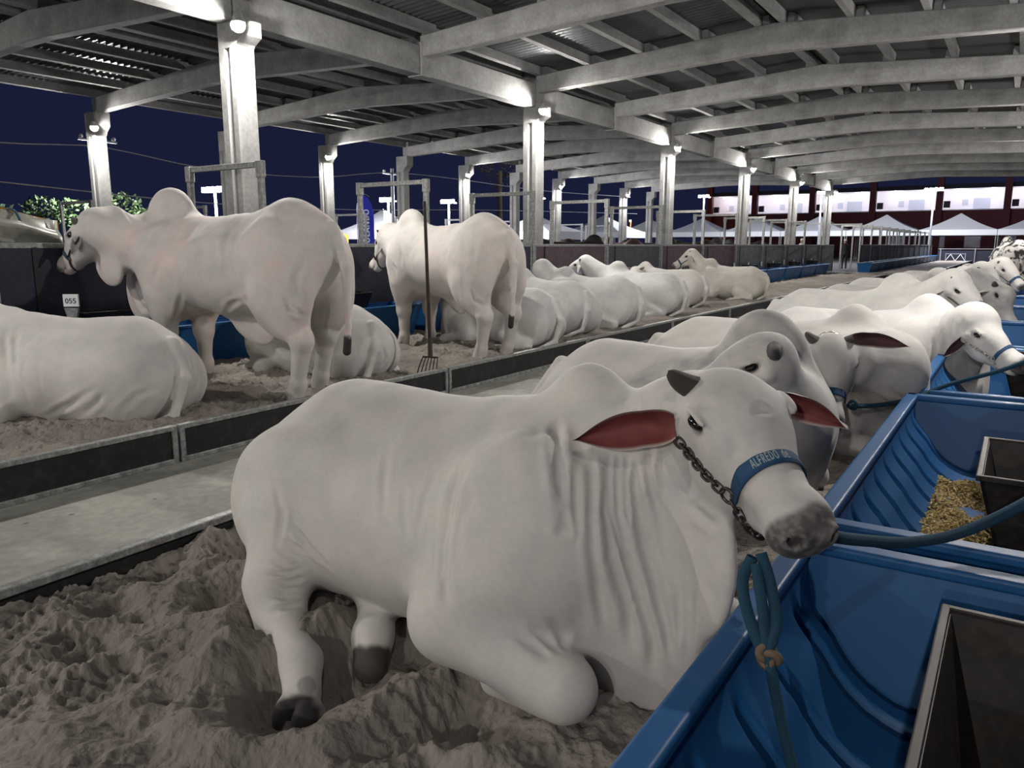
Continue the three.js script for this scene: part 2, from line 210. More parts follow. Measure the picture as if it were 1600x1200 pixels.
  const D2 = (a, b) => (P[a * 3] - P[b * 3]) ** 2 + (P[a * 3 + 1] - P[b * 3 + 1]) ** 2 + (P[a * 3 + 2] - P[b * 3 + 2]) ** 2;
  for (let i = 0; i < quads.length; i += 5) { const a = quads[i], b = quads[i + 1], c = quads[i + 2], d = quads[i + 3]; const T = D2(b, c) <= D2(a, d) ? [a, b, c, c, b, d] : [a, b, d, a, d, c]; if (quads[i + 4]) idx.push(T[0], T[2], T[1], T[3], T[5], T[4]); else idx.push(...T); }
  const g = new THREE.BufferGeometry(); g.setAttribute('position', new THREE.Float32BufferAttribute(P, 3)); g.setAttribute('color', new THREE.BufferAttribute(col, 3)); g.setIndex(idx); g.computeVertexNormals();
  return g;
}
// ---------- frames ----------
const sub3 = (a, b) => [a[0] - b[0], a[1] - b[1], a[2] - b[2]], add3 = (a, b) => [a[0] + b[0], a[1] + b[1], a[2] + b[2]], mul3 = (a, s) => [a[0] * s, a[1] * s, a[2] * s], dot3 = (a, b) => a[0] * b[0] + a[1] * b[1] + a[2] * b[2], cross3 = (a, b) => [a[1] * b[2] - a[2] * b[1], a[2] * b[0] - a[0] * b[2], a[0] * b[1] - a[1] * b[0]], unit3 = (a) => mul3(a, 1 / Math.hypot(...a)), mix3 = (a, b, t) => a.map((v, i) => lerp(v, b[i], t));
// head frame: F from poll to muzzle, R to the animal's right, U out of the forehead
function headFrame(poll, muzzle, rightHint, s = 1) { const F = unit3(sub3(muzzle, poll)); let R = sub3(rightHint, mul3(F, dot3(rightHint, F))); R = unit3(R); const U = cross3(R, F); const at = (f, u, r) => [0, 1, 2].map((i) => poll[i] + s * (F[i] * f + U[i] * u + R[i] * r)); return { poll, F, R, U, s, at, axes: [F, U, R], dir: (f, u, r) => [0, 1, 2].map((i) => F[i] * f + U[i] * u + R[i] * r), loc: (p) => { const d = sub3(p, poll); return [dot3(d, F) / s, dot3(d, U) / s, dot3(d, R) / s]; } }; }
function headPrims(H, o = {}) {
  const s = H.s, a = H.at, ax = H.axes, e = (c, r, k, rot) => ell(a(...c), r.map((v) => v * s), k * s, rot ?? ax), c = (p, q, r0, r1, k) => cap(a(...p), a(...q), r0 * s, r1 * s, k * s);
  const L = [e([0.1, -0.12, 0], [0.17, 0.13, 0.142], 0.06), e([0.14, -0.06, 0], [0.18, 0.085, 0.125], 0.06),
    c([0.24, -0.115, 0], [0.43, -0.1, 0], 0.108, 0.08, 0.06), e([0.52, -0.1, 0], [0.068, 0.078, 0.092], 0.05), e([0.485, -0.075, 0], [0.06, 0.05, 0.075], 0.04),
    c([0.17, -0.22, 0.035], [0.4, -0.185, 0.02], 0.07, 0.045, 0.05), c([0.17, -0.22, -0.035], [0.4, -0.185, -0.02], 0.07, 0.045, 0.05), e([0.475, -0.17, 0], [0.07, 0.038, 0.055], 0.03),
    e([0.2, -0.17, 0.065], [0.13, 0.1, 0.055], 0.05), e([0.2, -0.17, -0.065], [0.13, 0.1, 0.055], 0.05)];
  for (const q of [-1, 1]) { L.push(e([0.125, -0.045, q * 0.112], [0.05, 0.022, 0.026], 0.03)); L.push(e([0.165, -0.1, q * 0.108], [0.05, 0.024, 0.022], 0.03));
    L.push(e([0.57, -0.068, q * 0.045], [0.022, 0.03, 0.032], 0.02));
    const nos = cap(a(0.602, -0.058, q * 0.062), a(0.525, -0.085, q * 0.04), 0.024 * s, 0.013 * s, 0.01 * s); nos.op = 1; L.push(nos);
    const stalk = cap(a(0.06, -0.1, q * 0.1), a(0.07, -0.12, q * 0.15), 0.048 * s, 0.026 * s, 0.05 * s); if (!o.noStalk) L.push(stalk); }
  const mouth = ell(a(0.54, -0.148, 0), [0.085 * s, 0.006 * s, 0.12 * s], 0.014 * s, ax); mouth.op = 1; L.push(mouth);
  H.eye = {}; for (const q of [-1, 1]) { const sp = onSkin(L, a(0.135, -0.055, q * 0.19)); let E = sub3(add3(mul3(H.F, 0.62), mul3(H.U, 0.12)), mul3(H.R, q * 0.5)); E = unit3(sub3(E, mul3(sp.n, dot3(E, sp.n)))); const W = cross3(sp.n, E), ex = [E, W, sp.n]; sp.axes = ex; H.eye[q] = sp; const up = add3(sp.p, mul3(H.U, 0.026 * s)); L.push(ell(add3(up, mul3(sp.n, -0.004 * s)), [0.052 * s, 0.013 * s, 0.014 * s], 0.012 * s, ex)); const so = ell(sp.p, [0.044 * s, 0.023 * s, 0.019 * s], 0.011 * s, ex); so.op = 1; L.push(so); }
  H.skin = L; return L;
}
// an ear: a leaf-shaped, cupped shell; tip and facing are directions in body axes
function earGeometry(base, tip, face, len, wid, s = 1, inner = [0.16, 0.03, 0.03], outer = [0.5, 0.46, 0.43]) {
  const T = unit3(tip); let Nn = sub3(face, mul3(T, dot3(face, T))); Nn = unit3(Nn); const W = cross3(T, Nn), nu = 26, nv = 12, pos = [], col = [], idx = [];
  for (let side = 0; side < 2; side++) for (let i = 0; i <= nu; i++) for (let j = 0; j <= nv; j++) { const u = i / nu, v = j / nv * 2 - 1;
    const w = wid * (0.24 * (1 - sstep(0, 0.35, u)) + Math.pow(Math.sin(Math.PI * Math.pow(clamp(u * 0.96 + 0.04, 0, 1), 0.86)), 0.8) * 0.67) * (1 - Math.pow(u, 8)) * (v < 0 ? 1.1 : 0.9);
    const cup = wid * 0.42 * (1 - u * 0.72) * (0.3 + 0.7 * sstep(0, 0.3, u)), d = -cup * (1 - v * v) + (side ? -0.008 * s * (1 - v * v * 0.9) * (1 - 0.5 * u) : 0), droop = -0.1 * len * u * u, curl = -0.02 * len * Math.sin(u * 3);
    for (let k = 0; k < 3; k++) pos.push(base[k] + T[k] * len * u + W[k] * (v * w * 0.5) + Nn[k] * (d + curl) + (k === 1 ? droop : 0));
    const n = 0.85 + 0.3 * N3(u * 6, v * 3, 4.4), rim = sstep(0.86, 1, Math.abs(v)); const c = side ? outer : [0, 1, 2].map((q) => lerp(inner[q] * n, outer[q], rim * 0.85)); col.push(...c); }
  const off = (nu + 1) * (nv + 1); for (let side = 0; side < 2; side++) for (let i = 0; i < nu; i++) for (let j = 0; j < nv; j++) { const a = side * off + i * (nv + 1) + j, b = a + nv + 1; if (side) idx.push(a, a + 1, b, b, a + 1, b + 1); else idx.push(a, b, a + 1, a + 1, b, b + 1); }
  const g = new THREE.BufferGeometry(); g.setAttribute('position', new THREE.Float32BufferAttribute(pos, 3)); g.setAttribute('color', new THREE.Float32BufferAttribute(col, 3)); g.setIndex(idx); g.computeVertexNormals(); return g;
}
const M_skin = new THREE.MeshPhysicalMaterial({ vertexColors: true, roughness: 0.72, sheen: 0.25, sheenRoughness: 0.6, sheenColor: new THREE.Color(0xffffff), side: THREE.DoubleSide });
const M_horn = new THREE.MeshStandardMaterial({ color: 0x57524f, roughness: 0.6, bumpMap: fineBump, bumpScale: 0.002 });
const M_eye = new THREE.MeshPhysicalMaterial({ color: 0x0b0908, roughness: 0.12, clearcoat: 1 });
const M_chain = new THREE.MeshStandardMaterial({ color: 0x4c4744, roughness: 0.4, metalness: 0.75 });
const M_brightchain = new THREE.MeshStandardMaterial({ color: 0xc9c7c2, roughness: 0.35, metalness: 0.7 });
const M_strap = new THREE.MeshStandardMaterial({ color: 0x1d4468, roughness: 0.8, bumpMap: fineBump, bumpScale: 0.001 });
const M_rope = new THREE.MeshStandardMaterial({ color: 0x1f4c63, roughness: 0.9, bumpMap: fineBump, bumpScale: 0.003 });
// coat colour: white hide with grey and pinkish clouds; dark hooves and tail switch from the lists of dark spots
function coat(o, H) { const q = o.seed ?? 1, tone = o.tone ?? 1, grey = o.grey ?? 0.3, dark = o.dark ?? [], tint = o.tint ?? [1, 0.955, 0.905];
  return (x, y, z) => { let n = fbm(x * 2.2 + q, y * 2.2, z * 2.2 + q, 3), m = fbm(x * 9 + q * 2, y * 9, z * 9, 3), f = fbm(x * 60, y * 60, z * 60 + q, 2);
    let g = 0.57 * tone * (1 + 0.13 * n + 0.09 * m + 0.05 * f); let r = g * tint[0], gg = g * tint[1] * (1 - 0.02 * m + 0.01 * n), b = g * tint[2] * (1 - 0.035 * m - 0.015 * n);
    if (o.greyAt) for (const [cx, cy, cz, rad, amt] of o.greyAt) { const d = Math.hypot(x - cx, y - cy, z - cz) / rad + 0.35 * m; const w = amt * grey * (1 - sstep(0.45, 1.15, d)); r *= 1 - w; gg *= 1 - w; b *= 1 - w * 0.93; }
    if (o.pink) { const w = 0.09 * o.pink * sstep(-0.1, 0.5, n + 0.4 * m); gg *= 1 - w; b *= 1 - w * 0.9; }
    if (o.spots) { const d = fbm(x * 7 + 3, y * 7, z * 7 + q, 3) + 0.1 * f; if (d > 0.02 && y < 99) { const w = sstep(0.02, 0.1, d); r = lerp(r, 0.02, w); gg = lerp(gg, 0.02, w); b = lerp(b, 0.022, w); } }
    for (const [cx, cy, cz, rad, c = [0.06, 0.055, 0.05]] of dark) { const d = Math.hypot(x - cx, y - cy, z - cz) / rad + 0.25 * m; const w = 1 - sstep(0.8, 1.05, d); r = lerp(r, c[0], w); gg = lerp(gg, c[1], w); b = lerp(b, c[2], w); }
    if (H) { const [hf, hu, hr] = H.loc([x, y, z]); const nose = sstep(0.49, 0.525, hf + 0.02 * m + (hu < -0.14 ? -0.03 : 0)) * (Math.abs(hr) < 0.16 && Math.abs(hu) < 0.3 ? 1 : 0); const w = nose * (0.95 - 0.16 * sstep(0.0, 0.6, f + 0.2)); r = lerp(r, 0.06, w); gg = lerp(gg, 0.054, w); b = lerp(b, 0.051, w);
      for (const s of [-1, 1]) { const d = Math.hypot((hf - 0.138) / 0.05, (hu + 0.062) / 0.03, (hr - s * 0.125) / 0.05); const v = 0.8 * (1 - sstep(0.55, 1.1, d + 0.2 * m)); r = lerp(r, 0.1, v); gg = lerp(gg, 0.09, v); b = lerp(b, 0.085, v); } }
    const k = o.hide; return k ? [r * k[0], gg * k[1], b * k[2]] : [r, gg, b]; }; }
// project a point on the skin of the field
function onSkin(L, p, lift = 0) { let [x, y, z] = p; const e = 0.002; let gx, gy, gz; for (let i = 0; i < 8; i++) { const d = field(L, x, y, z) - lift; gx = field(L, x + e, y, z) - field(L, x - e, y, z); gy = field(L, x, y + e, z) - field(L, x, y - e, z); gz = field(L, x, y, z + e) - field(L, x, y, z - e); const g = Math.hypot(gx, gy, gz) || 1; gx /= g; gy /= g; gz /= g; x -= gx * d * 0.9; y -= gy * d * 0.9; z -= gz * d * 0.9; } return { p: [x, y, z], n: [gx, gy, gz] }; }
// a strap round the muzzle at f0: the loop follows the skin
function strapGeometry(H, L, f0, width, thick, from = 0, to = Math.PI * 2, n = 72, tilt = 0) {
  const rows = []; for (let i = 0; i <= n; i++) { const th = lerp(from, to, i / n); const fc = f0 + tilt * Math.sin(th); let r = 0.05; const cu = -0.11, dirU = Math.sin(th), dirR = Math.cos(th); for (let k = 0; k < 14; k++) { const p = H.at(fc, cu + dirU * r, dirR * r); const d = field(L, ...p); r -= d / H.s; } r = clamp(r, 0.03, 0.16); rows.push([fc, cu, dirU, dirR, r]); }
  const pos = [], uv = [], idx = []; const prof = [[-0.5, 0], [-0.5, 1], [-0.3, 1.35], [0.3, 1.35], [0.5, 1], [0.5, 0]];
  rows.forEach(([fc, cu, dU, dR, r], i) => prof.forEach(([w, h], j) => { const q = r + 0.001 + h * thick; pos.push(...H.at(fc + w * width, cu + dU * q, dR * q)); uv.push(i / n, w + 0.5); }));
  const m = prof.length; for (let i = 0; i < n; i++) for (let j = 0; j < m; j++) { const a = i * m + j, b = i * m + (j + 1) % m; idx.push(a, b, a + m, a + m, b, b + m); }
  const g = new THREE.BufferGeometry(); g.setAttribute('position', new THREE.Float32BufferAttribute(pos, 3)); g.setAttribute('uv', new THREE.Float32BufferAttribute(uv, 2)); g.setIndex(idx); g.computeVertexNormals(); return g;
}
const linkShape = (L, r) => { const pts = []; for (let i = 0; i < 16; i++) { const t = i / 16 * Math.PI * 2; pts.push(V(Math.cos(t) * L * 0.36 + Math.sign(Math.cos(t)) * L * 0.18, Math.sin(t) * L * 0.33, 0)); } return new THREE.TubeGeometry(new THREE.CatmullRomCurve3(pts, true), 24, r, 6, true); };
// chain laid along points on the skin
function chain(pts, linkLen, r, mat, parent, L, lift, split) { const dense = new THREE.CatmullRomCurve3(pts.map((p) => V(...p)), false, 'centripetal'), len = dense.getLength(), n = Math.max(2, Math.round(len / (linkLen * 0.72))), geo = linkShape(linkLen, r), list = [];
  for (let i = 0; i < n; i++) { const u = (i + 0.5) / n; let p = dense.getPointAt(u); let nn = V(0, 1, 0); if (L) { const s = onSkin(L, p.toArray(), lift); p = V(...s.p); nn = V(...s.n); } const t = dense.getTangentAt(u); const y = nn.clone().sub(t.clone().multiplyScalar(nn.dot(t))).normalize(), z = t.clone().cross(y); const m = new THREE.Matrix4().makeBasis(t, y, z); const roll = new THREE.Matrix4().makeRotationX(i % 2 ? 0.75 : -0.75); m.multiply(roll).setPosition(p); if (split) { const k = part('chain_link', geo, mat, parent); k.applyMatrix4(m); } else list.push(geo.clone().applyMatrix4(m)); }
  if (!split) part('chain', merge(list), mat, parent); }
// assemble a bull: body mesh + horns, eyes, halter
function bull(name, label, o) {
  const t = thing('bull', label, 'bull', o.at, o.turn ?? 0, o.group); if (o.scale) t.scale.setScalar(o.scale);
  const H = o.head, L = o.prims; if (o.folds) { const ff = foldsFrom(L, o.at, o.turn ?? 0, o.scale ?? 1, o.folds), d0 = o.disp; o.disp = (x, y, z, a, b, c) => ff(x, y, z) + (d0 ? d0(x, y, z, a, b, c) : 0); }
  const hideBody = meshField(L, o.cell, { color: coat(o, H), disp: (x, y, z, a, b, c) => 0.006 * N3(x * 4 + (o.seed ?? 0), y * 4, z * 4) + 0.003 * N3(x * 11, y * 9, z * 11 + (o.seed ?? 0)) + (o.disp ? o.disp(x, y, z, a, b, c) : 0), floor: o.floor });
    let body = hideBody;
  if (H && o.ears !== false) { const list = []; for (const q of o.earSides ?? [-1, 1]) { const d = (o.ear ?? {})[q] ?? {}; const base = d.base ?? H.at(0.07, -0.12, q * 0.14), dir = d.tip ?? H.dir(-0.08, -0.45, q * 1), face = d.face ?? H.dir(0.9, 0.1, 0.35 * q); list.push(earGeometry(base, dir, face, (d.len ?? 0.27) * H.s, (d.wid ?? 0.15) * H.s, H.s, o.earInner, o.earOuter)); }
    const all = [body, ...list].map((g) => { const c = g.toNonIndexed ? (g.index ? g : g) : g; return c; }); body = mergeGeometries(all); }
  part('body', body, o.mat ?? M_skin, t);
  if (H) {
    if (o.eyes !== false) for (const q of [-1, 1]) part('eye', new THREE.SphereGeometry(0.0285 * H.s, 18, 12).applyMatrix4(new THREE.Matrix4().makeBasis(V(...H.eye[q].axes[0]), V(...H.eye[q].axes[1]), V(...H.eye[q].axes[2])).scale(V(1.2, 0.74, 0.8)).setPosition(V(...add3(H.eye[q].p, mul3(H.eye[q].n, -0.013 * H.s))))), M_eye, t);
    if (o.horns !== false) for (const q of o.hornSides ?? [-1, 1]) { const hl = (o.hornLens ?? {})[q] ?? o.hornLen ?? 0.11, b = H.at(0.005, -0.05, q * 0.08), c1 = H.at(-0.01, -0.03, q * (0.1 + hl * 0.55)), c2 = H.at(-0.03, 0.01, q * (0.1 + hl)); const curve = new THREE.QuadraticBezierCurve3(V(...b), V(...c1), V(...c2)); const pts = [], nr = 12, ns = 10, idx = []; const fr = curve.computeFrenetFrames(ns); for (let i = 0; i <= ns; i++) { const u = i / ns, p = curve.getPointAt(u), r = H.s * 0.042 * Math.sqrt(Math.max(0, 1 - Math.pow(u, 3.2))) * (1 - 0.25 * u) * (o.hornFat ?? 1); for (let j = 0; j < nr; j++) { const w = j / nr * Math.PI * 2; const v = p.clone().addScaledVector(fr.normals[i], Math.cos(w) * r).addScaledVector(fr.binormals[i], Math.sin(w) * r * 0.8); pts.push(v.x, v.y, v.z); } } for (let i = 0; i < ns; i++) for (let j = 0; j < nr; j++) { const a = i * nr + j, c = i * nr + (j + 1) % nr; idx.push(a, a + nr, c, c, a + nr, c + nr); } const g = new THREE.BufferGeometry(); g.setAttribute('position', new THREE.Float32BufferAttribute(pts, 3)); g.setAttribute('uv', new THREE.Float32BufferAttribute(new Float32Array(pts.length / 3 * 2).map((_, i) => pts[i] * 4), 2)); g.setIndex(idx); g.computeVertexNormals(); part('horn', g, M_horn, t); }
    if (o.halter) { const hl = grp('halter', t), f0 = o.halter.f ?? 0.36, q = o.halter.mat ?? M_strap, whole = o.halter.short ? o.prims : H.skin;
      const L = H.skin; part('nose_band', strapGeometry(H, L, f0, o.halter.wide ?? 0.04, 0.005 * H.s, o.halter.from ?? -0.45, o.halter.to ?? Math.PI + 0.45), q, hl);
      if (o.halter.text) { const c = document.createElement('canvas'); c.width = 1024; c.height = 96; const g = c.getContext('2d'); g.fillStyle = '#1d4468'; g.fillRect(0, 0, 1024, 96); g.fillStyle = '#8f9a9a'; g.font = 'bold 96px sans-serif'; g.textBaseline = 'middle'; g.textAlign = 'center'; g.translate(512, 50); g.scale(1, -1); g.fillText('ALFREDO  de', 60, 0); const tx = new THREE.CanvasTexture(c); tx.colorSpace = THREE.SRGBColorSpace; tx.magFilter = THREE.LinearFilter; part('lettering', strapGeometry(H, L, f0, (o.halter.wide ?? 0.04) * 0.82, 0.0056 * H.s, o.halter.textFrom ?? 0.35, o.halter.textTo ?? 2.2), new THREE.MeshStandardMaterial({ map: tx, roughness: 0.8 }), hl); }
      for (const s of [-1, 1]) { const ring = onSkin(L, H.at(f0 - 0.005, -0.155, s * 0.11), 0.006); if (o.halter.ring !== false) { const rg = new THREE.TorusGeometry(0.024 * H.s, 0.005 * H.s, 8, 24); const z = V(...ring.n), x = V(...H.F).sub(z.clone().multiplyScalar(z.dot(V(...H.F)))).normalize(), y = z.clone().cross(x); rg.applyMatrix4(new THREE.Matrix4().makeBasis(x, y, z).setPosition(V(...ring.p))); part('ring', rg, o.halter.chainMat ?? M_chain, hl); }
        const up = [H.at(f0 - 0.03, -0.15, s * 0.11), H.at(0.25, -0.15, s * 0.13), H.at(0.16, -0.16, s * 0.15), H.at(0.09, -0.165, s * 0.15), ...(o.halter.short ? [] : [H.at(0.02, -0.15, s * 0.14), H.at(-0.05, -0.12, s * 0.1), H.at(-0.075, -0.09, 0)])].map((p) => onSkin(whole, onSkin(L, p, 0.006).p, 0.008).p);
        const down = [H.at(f0 + 0.01, -0.165, s * 0.1), H.at(f0 + 0.05, -0.2, s * 0.07), H.at(f0 + 0.08, -0.235, s * 0.03), H.at(f0 + 0.09, -0.25, 0)].map((p) => onSkin(whole, onSkin(L, p, 0.006).p, 0.008).p);
        if (o.halter.cord) { for (const w of [up, down]) part('cord', tube(w.map((p) => V(...p)), 0.009, 24, 6), o.halter.chainMat ?? M_chain, hl); }
        else { chain(up, 0.036 * H.s, 0.0046 * H.s, o.halter.chainMat ?? M_chain, hl, whole, 0.006, o.halter.split && s === (o.halter.side ?? 1)); chain(down, 0.036 * H.s, 0.0046 * H.s, o.halter.chainMat ?? M_chain, hl, whole, 0.006, o.halter.split && s === (o.halter.side ?? 1)); } } }
  }
  return t;
}

// skin folds: short polylines on the hide, each pressing a furrow with a swell on either side
function furrows(list) { const segs = []; for (const [pts, depth, width] of list) for (let i = 0; i + 1 < pts.length; i++) { const p = pts[i], q = pts[i + 1], d = sub3(q, p); segs.push({ p, d, l: dot3(d, d) || 1e-9, depth, width, c: mix3(p, q, 0.5), R: Math.hypot(...d) / 2 + width * 5, e0: i === 0, e1: i + 2 === pts.length }); }
  return (x, y, z) => { let fur = 0, sw = 0, cover = 0; for (const s of segs) { const cx = x - s.c[0], cy = y - s.c[1], cz = z - s.c[2]; if (cx * cx + cy * cy + cz * cz > s.R * s.R) continue; const dx = x - s.p[0], dy = y - s.p[1], dz = z - s.p[2]; let t = (dx * s.d[0] + dy * s.d[1] + dz * s.d[2]) / s.l; const raw = t; t = clamp(t, 0, 1); const r = Math.hypot(dx - t * s.d[0], dy - t * s.d[1], dz - t * s.d[2]) / s.width; let e = 1; if (s.e0) e *= sstep(-0.05, 0.8, raw); if (s.e1) e *= 1 - sstep(0.2, 1.05, raw); const f = Math.exp(-r * r) * e, w = 0.55 * Math.exp(-((r - 2.1) ** 2) * 0.9) * e * s.depth; if (f * s.depth > fur) fur = f * s.depth; if (f > cover) cover = f; if (w > sw) sw = w; } return -fur + sw * (1 - Math.min(1, cover * 1.6)); }; }
// where the camera's line through a spot of the picture meets the hide (used once, to set folds and sockets in the animal's own axes)
function spot(L, at, px, py, turn = 0, sc = 1) { const d = V((px - 800) / 1200, -(py - 600) / 1200, -1).applyEuler(camera.rotation).normalize(), C = Math.cos(turn), S = Math.sin(turn); let t = 0.7; for (let i = 0; i < 200; i++) { const X = d.x * t - at[0], y = (EYE + d.y * t - at[1]) / sc, Z = d.z * t - at[2], x = (X * C - Z * S) / sc, z = (X * S + Z * C) / sc, v = field(L, x, y, z); if (v < 0.0012) return [x, y, z]; t += Math.max(v * 0.8 * sc, 0.0006); if (t > 30) break; } return null; }
function foldsFrom(L, at, turn, sc, list) { const F = []; for (const [text, depth, width] of list) { const pts = text.split(' ').map((q) => spot(L, at, ...q.split(',').map(Number), turn, sc)).filter(Boolean); if (pts.length > 1) F.push([pts, depth, width]); } return furrows(F); }

// ---------- the bull in the foreground ----------
{
  const at = [-1.55, 0.2, A(2.05)];
  const H = headFrame([0.945, 0.935, 0.15], [1.25, 0.69, 0.425], [-0.74, -0.03, 0.55], 0.85);
  const L = [
    ell([-0.48, 0.34, 0.0], [0.42, 0.37, 0.40], 0.1), ell([-0.05, 0.33, 0], [0.68, 0.365, 0.44], 0.14), ell([0.45, 0.38, 0], [0.42, 0.38, 0.40], 0.14),
    cap([-0.48, 0.6, 0], [0.3, 0.55, 0], 0.13, 0.15, 0.14), cap([0.2, 0.56, 0.0], [0.55, 0.62, 0.02], 0.16, 0.14, 0.12),
    ell([0.5, 0.71, 0.0], [0.155, 0.19, 0.11], 0.08, [0, 0, 0.2]),
    ell([0.45, 0.42, 0.28], [0.22, 0.3, 0.14], 0.12),                                             // shoulder
    cap([0.6, 0.5, 0.04], [0.8, 0.75, 0.05], 0.27, 0.135, 0.1), cap([0.58, 0.62, 0.02], [0.86, 0.82, 0.09], 0.13, 0.1, 0.08),
    ell([0.82, 0.35, 0.13], [0.17, 0.4, 0.07], 0.1, [0, -0.5, 0]), ell([0.94, 0.46, 0.21], [0.13, 0.21, 0.04], 0.06, [0, -0.7, 0]),   // dewlap
    ell([0.72, 0.18, 0.08], [0.2, 0.28, 0.2], 0.12),
    // near fore leg folded under
    cap([0.42, 0.34, 0.3], [0.27, 0.2, 0.42], 0.17, 0.12, 0.1), cap([0.29, 0.185, 0.42], [0.64, 0.09, 0.41], 0.115, 0.085, 0.06), cap([0.64, 0.085, 0.41], [0.36, 0.0, 0.36], 0.075, 0.05, 0.04),
    // far fore leg
    cap([0.5, 0.3, -0.25], [0.62, 0.14, -0.34], 0.16, 0.1, 0.1), cap([0.62, 0.14, -0.3], [1.0, 0.02, -0.2], 0.09, 0.075, 0.06), cap([1.0, 0.0, -0.2], [0.7, -0.02, -0.1], 0.075, 0.055, 0.05),
    // near hind leg stretched to the side
    ell([-0.52, 0.34, 0.28], [0.3, 0.27, 0.14], 0.1, [0, 0.1, 0.2]), cap([-0.5, 0.27, 0.33], [-0.45, 0.13, 0.45], 0.16, 0.1, 0.08), cap([-0.45, 0.13, 0.45], [-0.38, 0.04, 0.5], 0.1, 0.075, 0.06), cap([-0.38, 0.035, 0.5], [-0.17, 0.0, 0.6], 0.068, 0.05, 0.05), cap([-0.17, 0.0, 0.6], [-0.1, -0.05, 0.66], 0.062, 0.055, 0.04), ell([-0.115, -0.1, 0.7], [0.036, 0.06, 0.06], 0.012, [0.5, 0.2, 0]), ell([-0.045, -0.1, 0.69], [0.036, 0.06, 0.06], 0.012, [0.5, 0.2, 0]),
    // far hind foot under the belly
    cap([-0.3, 0.05, 0.1], [-0.1, 0.0, 0.36], 0.08, 0.06, 0.05), cap([-0.1, 0.0, 0.36], [-0.04, -0.05, 0.44], 0.06, 0.055, 0.04),
    ...headPrims(H, { noStalk: true }),
  ];

  const F = [];
  const fold = (text, depth = 0.006, width = 0.011) => { const pts = text.split(' ').map((q) => spot(L, at, ...q.split(',').map(Number))).filter(Boolean); if (pts.length > 1) F.push([pts, depth, width]); };
  for (const q of ['869,650 869,700 875,750 884,800', '951,700 951,750 953,797 967,837 975,869', '966,702 964,750 967,806 976,860 1000,940 1020,1000 1024,1060', '992,712 992,760 1000,820 1020,900 1040,980 1052,1040', '952,720 948,800 956,872 980,948 992,1020']) fold(q, 0.0115, 0.0145);
  for (const q of ['923,712 925,765 923,812 925,860 936,940 948,1000', '981,700 977,744 978,787 984,828', '1019,687 1012,725 1019,769 1037,812', '1034,700 1030,740 1040,790', '896,720 900,790 905,850', '1080,900 1076,960 1072,1040', '1060,880 1062,950 1062,1020', '1068,780 1100,808 1132,828', '908,690 908,730', '1000,900 1006,950']) fold(q, 0.007, 0.0125);
  for (const q of ['740,716 716,760 700,840 696,900 700,960', '728,720 708,768 692,852 690,924']) fold(q, 0.01, 0.015);
  for (const q of ['748,748 720,820 708,900', '880,780 884,824 866,840', '820,972 852,996 884,1024', '852,956 880,996 888,1020', '790,985 830,1005 870,1035']) fold(q, 0.006, 0.015);
  for (const q of ['452,816 480,850 520,892', '412,896 448,896 484,888', '412,908 448,910 486,902', '412,920 448,922 486,916', '414,932 448,932 482,928', '420,956 452,948 476,944']) fold(q, 0.011, 0.012);
  for (const q of ['436,840 460,856 486,868', '424,852 452,868 484,878', '416,876 448,884 484,882', '430,870 440,800 428,740']) fold(q, 0.005, 0.012);
  for (const q of ['636,732 632,820 652,940', '672,780 664,880', '690,720 660,800 650,860', '610,690 600,760 606,830', '1034,619 1037,662', '1044,612 1048,660', '1054,606 1058,650', '1064,602 1068,640', '1095,688 1101,722', '1142,668 1150,700 1140,730', '1168,648 1190,640 1208,648', '1088,636 1102,630 1118,638']) fold(q, 0.0035, 0.012);
  fold('1000,626 985,640 960,645', 0.006, 0.015);
  bull('bull', 'large white bull lying in the foreground sand with a lettered blue noseband', {
    at, prims: L, head: H, cell: 0.0057, disp: furrows(F), seed: 3.3, grey: 0.5, greyAt: [], floor: -0.3,
    dark: [[-0.08, -0.12, 0.71, 0.095, [0.035, 0.032, 0.03]], [-0.075, -0.015, 0.665, 0.03, [0.34, 0.32, 0.3]], [-0.03, -0.06, 0.45, 0.09]],
    earSides: [-1, 1], ear: { '-1': { base: H.at(0.05, -0.11, -0.15), tip: [0.8, -0.2, -0.35], face: [0.05, -0.35, 0.9], len: 0.24, wid: 0.14 }, 1: { base: H.at(0.07, -0.12, 0.165), tip: [-0.94, -0.12, 0.34], face: [0.25, 0.12, 0.95], len: 0.31, wid: 0.175 } }, earInner: [0.2, 0.045, 0.04],
    hornSides: [1], hornLen: 0.065, hornFat: 0.9, halter: { f: 0.34, wide: 0.052, text: true, short: true, split: true },
  });
}

